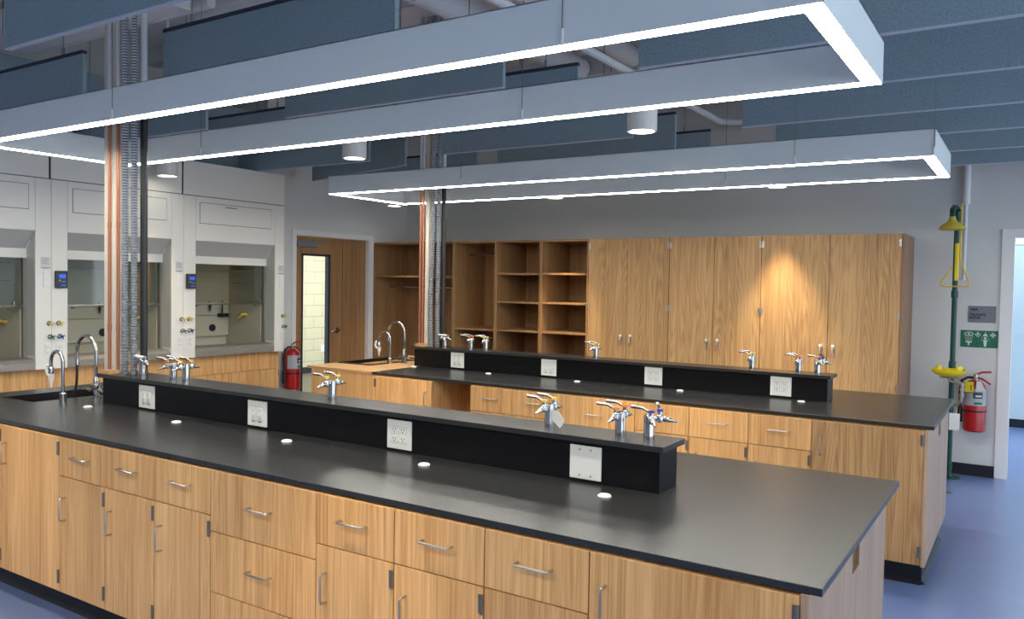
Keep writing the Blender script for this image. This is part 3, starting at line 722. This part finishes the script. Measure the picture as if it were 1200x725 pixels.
# ---------------------------------------------------------------- vertical services
def services(y, dx, which, bend):
    ZT = ZC-.001; z0 = 1.0865
    m = MB().m(STRUT); x = -4.21+dx
    for xx, nm in ((-4.205+dx, 'outer'), (-4.121+dx, 'inner')):
        m = MB().m(STRUT); h = .018
        m.box(xx-h, xx-h+.004, y-.02, y+.02, z0+(.018 if xx > -4.16+dx else 0)*0+.0, ZT); m.box(xx+h-.004, xx+h, y-.02, y+.02, z0, ZT); m.box(xx-h+.004, xx+h-.004, y+.016, y+.02, z0, ZT); m.box(xx-h+.004, xx+h-.004, y-.02, y-.014, z0, ZT)
        if which == 2 and nm == 'outer': m.bm.free(); continue
        tag(m.build('support_strut'), 'cream %s channel strut rising from the %s ledge' % (nm, 'near' if which == 1 else 'rear'), 'strut')
    if which == 1: cps = [(-4.166, 'left'), (-4.078, 'right')]
    else: cps = [(-4.140, 'left'), (-4.108, 'right')]
    for cx, nm in cps:
        m = MB().m(COPPER); c = cx+(dx if which == 1 else 0); m.tube([(c, y-.022, z0), (c, y-.022, 1.8), (c, y-.022, 2.57)], .0095, n=12); m.m(DUCT).tube([(c, y-.022, 2.57), (c, y-.022, ZT)], .013, n=12); m.m(COPPER)
        for zz in (1.35, 1.95): m.cyl((c, y-.022, zz-.018), (c, y-.022, zz+.018), .012, n=12)
        tag(m.build('copper_pipe'), '%s copper pipe rising from the %s ledge' % (nm, 'near' if which == 1 else 'rear'), 'pipe')
    for k, (cx, nm) in enumerate([(-4.022, 'left'), (-3.980, 'right')]):
        m = MB().m(GALV); yy = y-.015+k*.03; n = 240; prof = []
        ph = []; H = ZT-z0
        # corrugated tube following a slight sway
        pts = []; rs = []
        N = 360
        for i in range(N+1):
            zz = z0+H*i/N; sway = bend*math.exp(-((zz-1.45)/.35)**2)*(-1 if k == 0 else -.3)
            pts.append((cx+(.012 if which == 2 else 0)+sway, yy, zz)); rs.append(.021 if i % 2 == 0 else .015)
        m.tube(pts, rs, n=14)
        m.m(GROOVE)
        m.bm.faces.ensure_lookup_table()
        for fi, f in enumerate(m.bm.faces):
            f.smooth = False
            if (fi//14) % 2 == 0 and fi < N*14: f.material_index = m.cur
        tag(m.build('flexible_conduit'), '%s ribbed metal conduit rising from the %s ledge' % (nm, 'near' if which == 1 else 'rear'), 'conduit')
    m = MB().m(BLACK); m.tube([(-3.940, y+.052, z0), (-3.942, y+.052, 1.9), (-3.944, y+.052, 2.57)], .02, n=14); m.m(DUCT).tube([(-3.944, y+.052, 2.57), (-3.944, y+.052, ZT)], .018, n=14); tag(m.build('black_conduit'), 'black conduit rising from the %s ledge beside the ribbed pair' % ('near' if which == 1 else 'rear'), 'conduit')
services(.33, 0, 1, 0.0)
services(3.17, .053, 2, .012)
m = MB().m(MAPLE); m.box(-4.13, -4.055, .235, .302, 1.0865, 1.106); tag(m.build('wood_block'), 'small pale wood block in front of the service pipes on the near ledge', 'wood block')
m = MB().m(MAPLE); m.box(-4.13, -4.035, 3.075, 3.14, 1.0865, 1.112); tag(m.build('wood_block'), 'small pale wood block at the foot of the rear copper pipes', 'wood block')

# ---------------------------------------------------------------- tall cabinets along the back wall
KY, KT = 5.256, 2.134
def carcass(x0, x1, lab, name='tall_cabinet', cat='cabinet'):
    root = thing(name, ((x0+x1)/2, (KY+YW)/2, 0), lab, cat); t = .019
    m = MB().m(OAKD)
    m.box(x0+.0005, x0+t, KY+(.02 if name == 'tall_cabinet' else 0), YW-.002, 0, KT); m.box(x1-t, x1-.0005, KY+(.02 if name == 'tall_cabinet' else 0), YW-.002, 0, KT)
    m.box(x0+t, x1-t, KY+(.02 if name == 'tall_cabinet' else 0), YW-.002, KT-.022, KT); m.box(x0+t, x1-t, YW-.022, YW-.002, .1, KT-.022); m.box(x0+t, x1-t, KY+.02, YW-.022, .1, .12)
    m.box(x0+t, x1-t, KY+.06, KY+.08, 0, .1)
    m.build('carcass', None, root); return root
def shelf(root, x0, x1, z, mt=OAKD): return MB().m(mt).box(x0+.0195, x1-.0195, KY+.01, YW-.023, z-.019, z+.003).build('shelf', None, root)
def rod(root, x0, x1, z): return MB().m(CHROME).cyl((x0+.02, KY+.30, z), (x1-.02, KY+.30, z), .0145, n=14).build('hanging_rod', None, root)
r = carcass(-6.617, -5.357, 'wide open oak wardrobe bay at the left end of the back wall', 'open_wardrobe', 'wardrobe'); shelf(r, -6.617, -5.357, 1.722); rod(r, -6.617, -5.357, 1.585)
r = carcass(-5.355, -4.755, 'narrow open oak wardrobe bay with a low shelf behind the rear service pipes', 'open_wardrobe', 'wardrobe'); rod(r, -5.355, -4.755, 1.985); shelf(r, -5.355, -4.755, 1.118); rod(r, -5.355, -4.755, 1.0)
r = carcass(-4.753, -4.160, 'open oak shelf unit, left of the two beside the closed doors', 'shelf_unit', 'shelves')
for z in (1.766, 1.446, 1.124, .80): shelf(r, -4.753, -4.160, z)
r = carcass(-4.158, -3.572, 'open oak shelf unit, right of the two beside the closed doors', 'shelf_unit', 'shelves')
for z in (1.770, 1.450, 1.127, .80): shelf(r, -4.158, -3.572, z)
def tall(x0, xm, x1, lab):
    root = carcass(x0, x1, lab)
    for xa, xb, s in ((x0, xm, -1), (xm, x1, 1)):
        m = MB().m(OAKC); m.box(xa+GAP, xb-GAP, KY, KY+.0195, .10, KT, bev=.0012); d = m.build('door', None, root)
        for hz in (2.055, 1.43, .80, .25): hinge(d, (xa if s < 0 else xb)-s*.0015, KY, hz, s, NICKEL)
        lx = xb-.058 if s < 0 else xa+.05
        m = MB().m(WHITEP); m.lathe((lx, KY, 1.132), [(.014, 0), (.014, -.022), (.010, -.027)], axis='y', n=14); m.build('lock', None, d)
        m = MB().m(NICKEL); m.box(lx-.013, lx+.013, KY-.006, KY, 1.085, 1.125, bev=.002); m.tube([(lx, KY-.005, 1.108), (lx, KY-.03, 1.105), (lx, KY-.034, 1.09), (lx+.002, KY-.034, 1.035)], [.009, .009, .008, .006], n=8); m.build('handle', None, d)
    return root
tall(-3.570, -3.120, -2.664, 'closed two-door tall oak cabinet next to the open shelves')
tall(-2.662, -2.202, -1.750, 'closed two-door tall oak cabinet in the middle of the closed row')
r = tall(-1.748, -1.142, -.552, 'widest closed tall oak cabinet at the right end of the back wall')
m = MB().m(wood('oak_side', srgb(168, 132, 104), srgb(136, 102, 78), cath=.05)); m.box(-.550, -.530, KY, YW-.002, 0, KT); m.build('side_panel', None, r)

# ---------------------------------------------------------------- fume hoods
def hood(ya, lab, nxt):
    W = 1.22; yb = ya+W
    Y = lambda t: ya+t
    x0 = HX; XR = x0-.135; XB = -7.07
    root = thing('fume_hood', (x0-.35, ya+W/2, .89), lab, 'fume hood', 'white fume hoods along the left wall')
    pl, pr = .131, 1.094
    for a, b_ in ((.0015, pl), (pr, W-.0015)):
        m = MB().m(HOODW); m.box(x0-.14, x0, Y(a), Y(b_), .889, 2.43, bev=.003); m.build('post', None, root)
    m = MB().m(HOODW); m.box(x0-.03, x0-.001, Y(pl+.002), Y(pr-.002), 2.009, 2.43); m.build('fascia', None, root)
    m = MB().m(HOODL); m.box(x0-.001, x0+.0004, Y(.173), Y(1.044), 2.174, 2.376); m.m(HOODW).box(x0, x0+.0035, Y(.177), Y(1.040), 2.178, 2.372)
    m.m(HOODL).box(x0+.003, x0+.004, Y(.46), Y(.60), 2.345, 2.352); m.build('access_panel', None, root)
    m = MB().m(HOODW); m.box(x0-.03, x0-.004, Y(.0), Y(W-(0 if nxt else .018)), 2.437, 2.757)
    if not nxt: m.m(BLACK).box(x0-.03, x0-.012, Y(W-.018), Y(W), 2.437, 2.757)
    m.m(HOODL).box(x0-.03, x0-.006, Y(0), Y(W), 2.43, 2.437); m.build('closure_panel', None, root)
    # sloped visor
    m = MB().m(HOODG); m.prism([(x0-.001, 2.008), (x0-.02, 2.008), (XR-.01, 1.872), (XR-.001, 1.862)], 'y', Y(pl+.001), Y(pr-.001)); m.build('visor', None, root)
    m = MB().m(HOODW); m.box(XR-.012, XR+.004, Y(pl+.001), Y(pr-.001), 1.790, 1.866); m.build('header', None, root)
    # side jambs with the sash track
    for s, a in ((1, pl), (-1, pr)):
        m = MB().m(JAMB)
        ye = a-s*.0; m.box(XR-.02, x0-.14, Y(a), Y(a-s*.03), .98, 1.86)
        m.prism([(x0-.004, 1.0), (x0-.004, 2.0), (XR, 1.862), (XR, 1.0)], 'y', Y(a+s*.0012), Y(a+s*.0025))
        m.m(HOODW).prism([(x0-.004, 2.006), (x0-.018, 2.006), (XR, 1.884), (XR, 1.862)], 'y', Y(a+s*.0013), Y(a+s*.010))
        m.m(STEEL).box(XR-.05, XR-.012, Y(a+s*.001), Y(a+s*.022), .985, 1.79); m.m(BLACK).box(XR-.012, XR-.011, Y(a+s*.022), Y(a+s*.026), .985, 1.79)
        m.build('jamb', None, root)
    sash = MB().m(SASH).box(XR-.032, XR-.026, Y(pl+.022), Y(pr-.022), 1.405, 1.80).build('sash', None, root)
    m = MB().m(STEELD); m.box(XR-.036, XR-.008, Y(pl+.02), Y(pr-.02), 1.385, 1.408, bev=.002)
    for t in (.14+.12, pr-.13): m.lathe((XR-.02, Y(t), 1.370), [(.012, 0), (.016, .008), (.016, .015)], n=12)
    for t in (pl+.06, pr-.10): m.box(XR-.012, XR-.006, Y(t), Y(t+.012), 1.408, 1.435)
    m.build('sash_rail', None, sash)
    # sill
    m = MB().m(STEEL); m.prism([(x0-.004, .893), (x0-.004, .945), (x0-.03, .975), (XR-.03, .985), (XR-.06, .93), (XR-.06, .893)], 'y', Y(pl), Y(pr)); m.build('air_foil_sill', None, root)
    # interior liner
    m = MB().m(LINER)
    yi0, yi1 = Y(.155), Y(1.065)
    m.box(XB-.02, XB, yi0, yi1, .93, 2.25); m.box(XB-.02, XR-.05, yi1, yi1+.012, .93, 2.25); m.box(XB-.02, XR-.05, yi0-.012, yi0, .93, 2.25); m.box(XB, XR-.05, yi0, yi1, 2.25, 2.26)
    m.box(XB, XB+.05, yi0+.01, yi1-.005, 1.03, 1.25, bev=.004); m.box(XB, XB+.05, yi0+.01, yi1-.005, 1.254, 1.72, bev=.004); m.box(XB, XB+.05, yi0+.01, yi1-.005, 1.725, 2.2, bev=.004)
    m.m(LINERL).box(XB+.02, XR-.3, yi1-.002, yi1, 1.26, 1.264); m.box(XB+.1, XR-.2, yi1-.002, yi1, 1.60, 1.604); m.box(XB+.1, XR-.2, yi1-.002, yi1, 1.75, 1.754)
    m.build('liner', None, root)
    m = MB().m(BASIN); m.box(XB, XR-.07, yi0, yi1, .893, .93); m.build('work_surface', None, root)
    m = MB().m(BLACK); m.lathe((XB+.05, Y(.845), 1.12), [(.038, 0), (.038, .012), (.02, .014)], axis='x', n=20); m.build('port_cap', None, root)
    m = MB().m(BLACK); m.cyl((XB+.09, Y(.945), 1.26), (XB+.09, Y(.945), 1.41), .008, n=8); m.box(XB+.05, XB+.13, Y(.91), Y(1.0), 1.235, 1.275, bev=.006)
    m.tube([(XB+.06, Y(.80), 1.40), (XB+.08, Y(.80), 1.37), (XB+.075, Y(.80), 1.30)], [.008, .014, .006], n=8); m.build('rod_clamp', None, root)
    yx = XR-.26; m = MB().m(YELV); m.cyl((yx, yi1, 1.262), (yx, yi1-.03, 1.262), .014, n=10); m.tube([(yx, yi1-.03, 1.27), (yx-.01, yi1-.07, 1.268), (yx-.05, yi1-.09, 1.225)], [.016, .014, .007], n=10); m.build('service_spout', None, root)
    # controls on the posts
    def post_controls(yc0, left):
        if left:   # near its left seam: airflow monitor on the left post
            m = MB().m(DARKGREY); m.box(x0+.0005, x0+.032, yc0+.022, yc0+.118, 1.548, 1.690, bev=.008); mo = m.build('airflow_monitor', None, root)
            m = MB().m(SCREEN); m.box(x0+.0318, x0+.0328, yc0+.045, yc0+.100, 1.630, 1.662); m.build('screen', None, mo)
            m = MB().m(YELV); m.cyl((x0+.032, yc0+.050, 1.612), (x0+.034, yc0+.050, 1.612), .007, n=10); m.m(PRINT).box(x0+.032, x0+.033, yc0+.064, yc0+.1, 1.598, 1.606); m.m(SCREEN).box(x0+.032, x0+.033, yc0+.058, yc0+.10, 1.568, 1.577); m.build('button', None, mo)
            for yy, zz, c in ((.055, 1.262, YELV), (.062, 1.152, BLUEP)): valve(yc0+yy, zz, c)
            plate(yc0+.035, yc0+.110, .987, 1.100)
        else:
            m = MB().m(PAPER); m.box(x0+.0003, x0+.0012, yc0-.085, yc0-.008, 1.705, 1.80); m.m(PRINT)
            for k in range(4): m.box(x0+.0012, x0+.0015, yc0-.078, yc0-.02, 1.785-k*.014, 1.789-k*.014)
            m.m(BLUEP).box(x0+.0012, x0+.0015, yc0-.08, yc0-.012, 1.708, 1.713); m.build('notice', None, root)
            m = MB().m(WHITEP); m.box(x0+.0005, x0+.007, yc0-.066, yc0-.008, 1.558, 1.682, bev=.002); m.box(x0+.007, x0+.011, yc0-.042, yc0-.032, 1.61, 1.632); m.build('switch_plate', None, root)
            for yy, zz, c in ((-.022, 1.262, YELV), (-.015, 1.152, GREENV)): valve(yc0+yy, zz, c)
            plate(yc0-.058, yc0+.0-.002 if False else yc0-.004, .987, 1.100)
    def valve(yy, zz, c):
        m = MB().m(CHROME); m.lathe((x0+.0005, yy, zz), [(.020, 0), (.020, .006), (.013, .012), (.012, .035)], axis='x', n=14); v = m.build('valve', None, root)
        m = MB().m(c); m.lathe((x0+.034, yy, zz), [(.009, 0), (.012, .006), (.010, .022)], axis='x', n=12)
        for k in range(4):
            a = k*PI/2+.4; m.tube([(x0+.045, yy, zz), (x0+.047, yy+.024*math.cos(a), zz+.024*math.sin(a))], [.005, .004], n=6)
        m.build('knob', None, v)
    def plate(ya_, yb_, z0, z1):
        m = MB().m(WHITEP); m.box(x0+.0005, x0+.006, ya_, yb_, z0, z1, bev=.002); c = (ya_+yb_)/2; m.m(PRINT).box(x0+.006, x0+.0068, c-.016, c+.016, z0+.02, z1-.02); m.m(WHITEP).box(x0+.0066, x0+.0078, c-.0145, c+.0145, z0+.0215, z1-.0215)
        m.m(SLOT)
        for zz in (z0+.037, z1-.037): m.box(x0+.0076, x0+.0084, c-.007, c-.005, zz-.004, zz+.005); m.box(x0+.0076, x0+.0084, c+.005, c+.007, zz-.004, zz+.005)
        m.build('receptacle', None, root)
    post_controls(ya, True); post_controls(yb, False)
    return root
hoods = [(-.118, 'white fume hood at the left edge of the view'), (1.102, 'middle white fume hood behind the service pipes'), (2.322, 'white fume hood nearest the door, beside the extinguisher')]
for ya, lab in hoods: hood(ya, lab, ya > 2)
# base cabinets under the hoods
HCX = -6.40
for (ya, _), lab in zip(hoods, ['oak base cabinet under the left fume hood', 'oak base cabinet under the middle fume hood', 'oak base cabinet under the fume hood nearest the door']):
    yb = ya+1.22; root = thing('base_cabinet', (-6.75, ya+.61, 0), lab, 'cabinet')
    m = MB().m(OAK); m.box(-7.08, HCX-.0205, ya+.001, yb-.001, .1, .888); m.box(-7.08, HCX-.05, ya+.001, yb-.001, 0, .1); m.build('carcass', None, root)
    m = MB().m(OAK); m.box(HCX-.02, HCX, ya+.002, yb-.002, .702, .887); m.build('apron', None, root)
    for k in range(2):
        a = ya+k*.61+.002; m = MB().m(OAK); m.box(HCX-.02, HCX, a, a+.606, .12, .698); d = m.build('door', None, root)
        yy = a+.55 if k == 0 else a+.056
        MB().m(NICKEL).tube([(HCX, yy, .50), (HCX+.028, yy, .50), (HCX+.030, yy, .505), (HCX+.030, yy, .60), (HCX+.028, yy, .605), (HCX, yy, .605)], .004, n=8).build('handle', None, d)
        yy = a+.003 if k == 0 else a+.604
        m = MB().m(STEELD)
        for zz in (.17, .62): m.cyl((HCX+.004, yy, zz), (HCX+.004, yy, zz+.06), .0055, n=8)
        m.build('hinge', None, d)

# ---------------------------------------------------------------- fire extinguishers
def extinguisher(c, facing, lab, tags):
    """c: base centre of the cylinder; facing: unit vector away from the wall"""
    x, y, z = c; f = Vector(facing); sd = Vector((-f.y, f.x, 0))      # sd = viewer's right when looking at it... sign chosen below
    root = thing('fire_extinguisher', c, lab, 'fire extinguisher'); R = .088
    m = MB().m(RED); m.lathe(c, [(.03, 0), (R-.012, .002), (R, .014), (R, .38), (R-.01, .415), (.055, .443), (.026, .455)], n=32); m.build('cylinder', None, root)
    m = MB().m(NICKEL); m.lathe((x, y, z+.455), [(.026, 0), (.026, .012), (.017, .016), (.017, .05), (.010, .054)], n=16); m.tube([Vector((x, y, z+.475))+f*.01, Vector((x, y, z+.475))+f*.045], .012, n=10); m.build('valve_head', None, root)
    m = MB().m(RED)
    p = Vector((x, y, z+.498))
    m.tube([p-sd*.01, p+sd*.05+Vector((0, 0, .028)), p+sd*.12+Vector((0, 0, .034))], [.010, .009, .008], n=8)
    m.tube([p-sd*.01-Vector((0, 0, .016)), p+sd*.05-Vector((0, 0, .03)), p+sd*.118-Vector((0, 0, .075))], [.009, .008, .007], n=8); m.build('carry_handle', None, root)
    m = MB().m(BLACK); q = Vector((x, y, z+.475)); a = -sd
    m.tube([q+a*.012, q+a*.06, q+a*.105-Vector((0, 0, .03)), q+a*.118-Vector((0, 0, .12)), q+a*.112-Vector((0, 0, .26))], .010, n=10)
    m.tube([q+a*.112-Vector((0, 0, .26)), q+a*.112-Vector((0, 0, .27)), q+a*.112-Vector((0, 0, .40))], [.012, .019, .021], n=12); m.build('hose', None, root)
    # label wraps the front of the cylinder
    def wrap(mt, a0, a1, z0, z1, nm, rad=R+.0012):
        m = MB().m(mt); n = 14; th = math.atan2(f.y, f.x); vs = []
        for i in range(n+1):
            t = th+a0+(a1-a0)*i/n; vs.append((m.bm.verts.new((x+rad*math.cos(t), y+rad*math.sin(t), z+z0)), m.bm.verts.new((x+rad*math.cos(t), y+rad*math.sin(t), z+z1))))
        for A, B in zip(vs, vs[1:]): m._f([A[0], B[0], B[1], A[1]], True)
        return m.build(nm, None, root)
    lb = wrap(mat('label_silver', srgb(168, 172, 176), rough=.35), -1.35, 1.35, .235, .385, 'label')
    wrap(mat('label_dark', srgb(62, 66, 72), rough=.5), -.1, .75, .30, .355, 'label_panel', R+.002)
    wrap(SIGNG, .0, .72, .248, .268, 'label_band', R+.002)
    wrap(PAPER, .1, .65, .315, .328, 'label_text', R+.0026)
    m = MB().m(BLACK); m.lathe((x, y, z+.178), [(R+.0015, 0), (R+.0045, .003), (R+.0045, .011), (R+.0015, .014)], n=32, caps=False); m.build('strap', None, root)
    if tags:
        o = Vector((x, y, z))+f*(R+.012)
        m = MB().m(YELLOW); a_ = o+a*.035; m.box(a_.x-.04, a_.x+.028, a_.y-.001, a_.y+.001, z+.355, z+.445)
        m.m(BLACK).box(a_.x-.042, a_.x+.030, a_.y-.0005, a_.y+.0015, z+.352, z+.357); m.box(a_.x+.005, a_.x+.012, a_.y-.0015, a_.y-.0008, z+.37, z+.42); m.build('inspection_tag', None, root)
        m = MB().m(PAPER); a_ = o-a*.035; m.prism([(a_.x-.02, z+.455), (a_.x+.015, z+.455), (a_.x+.05, z+.37), (a_.x-.025, z+.362)], 'y', a_.y-.003, a_.y-.002); m.build('paper_tag', None, root)
    m = MB().m(BLACK); w0 = Vector((x, y, z+.40))-f*R; m.box(w0.x-.02, w0.x+.02, w0.y-.02, w0.y+.02, z+.36, z+.44); m.build('wall_bracket', None, root)
    return root
extinguisher((.003, 5.792, .412), (0, -1, 0), 'red fire extinguisher with yellow and white tags on the back wall by the shower', True)
extinguisher((-6.512, 3.835, .43), (1, 0, 0), 'red fire extinguisher on the left wall between fume hood and door', False)

# ---------------------------------------------------------------- signs
root = thing('room_sign', (.03, YW, 1.371), 'small grey BALANCE ROOM sign above the green one', 'sign')
MB().m(SIGNY).box(-.077, .138, YW-.006, YW-.0005, 1.371, 1.519, bev=.0015).build('plaque', None, root)
text_mesh('room_number', '106A', .028, (-.064, YW-.0065, 1.478), FACE_NEGY, INK, root, bold=.0014)
text_mesh('room_name', 'BALANCE\nROOM', .028, (-.066, YW-.0065, 1.432), FACE_NEGY, INK, root, bold=.0014)
root = thing('safety_sign', (.014, YW, 1.126), 'green safety shower and eyewash pictogram sign', 'sign')
MB().m(SIGNG).box(-.131, .159, YW-.006, YW-.0005, 1.148, 1.300, bev=.002).build('plate', None, root)
yq = YW-.0068
def cross(m, cx, cz, r): t = r*.36; m.box(cx-r, cx+r, yq, yq+.001, cz-t, cz+t); m.box(cx-t, cx+t, yq, yq+.001, cz-r, cz+r)
m = MB().m(PAPER); cross(m, .004, 1.263, .022); cross(m, .120, 1.262, .022)
m.build('white_cross', None, root)
m = MB().m(PAPER)
def ell(m, cx, cz, a, b_, y0=yq, y1=yq+.001, n=20): m.prism([(cx+a*math.cos(2*PI*i/n), cz+b_*math.sin(2*PI*i/n)) for i in range(n)], 'y', y0, y1)
ell(m, -.066, 1.268, .036, .018); m.m(SIGNG); ell(m, -.066, 1.268, .029, .012, yq-.0006, yq-.0001); m.m(PAPER); ell(m, -.066, 1.268, .009, .007, yq-.001, yq-.0007)
for k in range(6): m.prism([(-.098+k*.013-.0012, 1.255), (-.098+k*.013+.0012, 1.255), (-.084+k*.0075+.001, 1.203), (-.084+k*.0075-.001, 1.203)], 'y', yq, yq+.001)
m.box(-.090, -.042, yq, yq+.001, 1.190, 1.202); m.box(-.073, -.059, yq, yq+.001, 1.165, 1.190); m.build('eyewash_pictogram', None, root)
m = MB().m(PAPER); m.box(.058, .066, yq, yq+.001, 1.268, 1.284); m.prism([(.042, 1.252), (.082, 1.252), (.072, 1.268), (.052, 1.268)], 'y', yq, yq+.001)
ell(m, .062, 1.232, .009, .010); m.prism([(.045, 1.218), (.079, 1.218), (.074, 1.195), (.070, 1.160), (.055, 1.160), (.050, 1.195)], 'y', yq, yq+.001)
for k in range(4): q = -.024+k*.016; m.prism([(.062+q*.8-.001, 1.25), (.062+q*.8+.001, 1.25), (.062+q*1.35+.001, 1.206), (.062+q*1.35-.001, 1.206)], 'y', yq, yq+.001)
m.build('shower_pictogram', None, root)

# ---------------------------------------------------------------- safety shower with eyewash
SX, SY = -.172, 5.66
root = thing('safety_shower', (SX, SY, 0), 'green safety shower with yellow head and eyewash bowl by the right doorway', 'safety shower')
m = MB().m(GREENP); m.cyl((SX, SY, .012), (SX, SY, 2.32), .021, n=16)
for zz in (.10, 1.00, 1.62, 2.27): m.cyl((SX, SY, zz-.03), (SX, SY, zz+.03), .028, n=16)
m.tube([(SX, SY, 2.30), (SX, SY, 2.355), (SX-.006, SY-.03, 2.372), (SX-.02, SY-.08, 2.372), (SX-.026, SY-.12, 2.35), (SX-.026, SY-.125, 2.27)], .024, n=12); m.build('standpipe', None, root)
m = MB().m(GREENP); m.lathe((SX, SY, 0), [(.09, .0), (.09, .010), (.03, .016), (.025, .05)], n=24); m.build('floor_flange', None, root)
m = MB().m(HEADY); m.lathe((SX-.026, SY-.125, 2.175), [(.100, 0), (.108, .004), (.102, .022), (.078, .048), (.045, .068), (.028, .09), (.024, .115)], n=32); m.build('shower_head', None, root)
m = MB().m(YELLOW); m.cyl((SX+.004, SY, 1.74), (SX+.004, SY, 2.065), .0225, n=16); m.build('marking_sleeve', None, root)
m = MB().m(YELV); tx = SX+.036; ty = SY-.045
m.tube([(tx, ty, 2.41), (tx, ty, 1.915), (tx+.012, ty, 1.885), (tx+.072, ty, 1.735), (tx+.076, ty, 1.705), (tx+.062, ty, 1.688), (tx-.125, ty, 1.688), (tx-.144, ty, 1.70), (tx-.142, ty, 1.725), (tx-.06, ty, 1.855)], .0075, n=10); m.build('pull_rod', None, root)
m = MB().m(STEELD); m.tube([(SX+.0, SY-.005, 2.35), (SX+.036, SY-.045, 2.35)], .009, n=8); m.box(SX, SX+.06, SY-.01, SY+.0, 1.745, 1.752); m.build('valve', None, root)
m = MB().m(DUCT); m.cyl((SX+.052, YW-.05, 2.42), (SX+.052, YW-.05, ZC), .032, n=16); m.cyl((SX+.052, YW-.05, 1.75), (SX+.052, YW-.05, 2.42), .016, n=12); m.build('supply_pipe', None, root)
m = MB().m(YELLOW); bx, by, bz = SX-.012, SY-.16, .905
m.lathe((bx, by, bz), [(.03, 0), (.075, .008), (.115, .026), (.136, .052), (.140, .066), (.134, .066), (.108, .034), (.03, .014)], n=36); m.build('eyewash_bowl', None, root)
for s in (-1, 1):
    m = MB().m(YELLOW); m.lathe((bx+s*.078, by, bz+.03), [(.018, 0), (.022, .02), (.022, .062), (.018, .068), (.008, .069)], n=18); m.build('spray_head', None, root)
m = MB().m(STEEL); m.box(bx-.07, bx+.07, by-.03, SY+.01, bz-.012, bz-.002)
m.tube([(bx, by, bz-.01), (bx+.01, by, bz-.035), (bx+.09, by, bz-.045), (bx+.105, by, bz-.065), (bx+.10, by, bz-.20), (bx+.07, by+.05, bz-.245), (SX, SY, bz-.26)], .012, n=10)
for zz in (.06, .10, .15): m.cyl((bx+.103, by, bz-zz-.012), (bx+.103, by, bz-zz+.012), .018, n=12)
m.build('waste_pipe', None, root)
m = MB().m(PAPER); m.box(SX+.005, SX+.085, SY-.20, SY-.198, .455, .60); m.m(STEELD).cyl((SX+.045, SY-.199, .60), (SX+.06, SY-.17, .66), .002, n=6); m.build('inspection_tag', None, root)
m = MB().m(NICKEL); m.lathe((-.15, 5.04, .0005), [(.055, 0), (.055, .003), (.045, .004), (.01, .002)], n=24); tag(m.build('floor_drain'), 'round metal floor drain near the safety shower', 'drain')
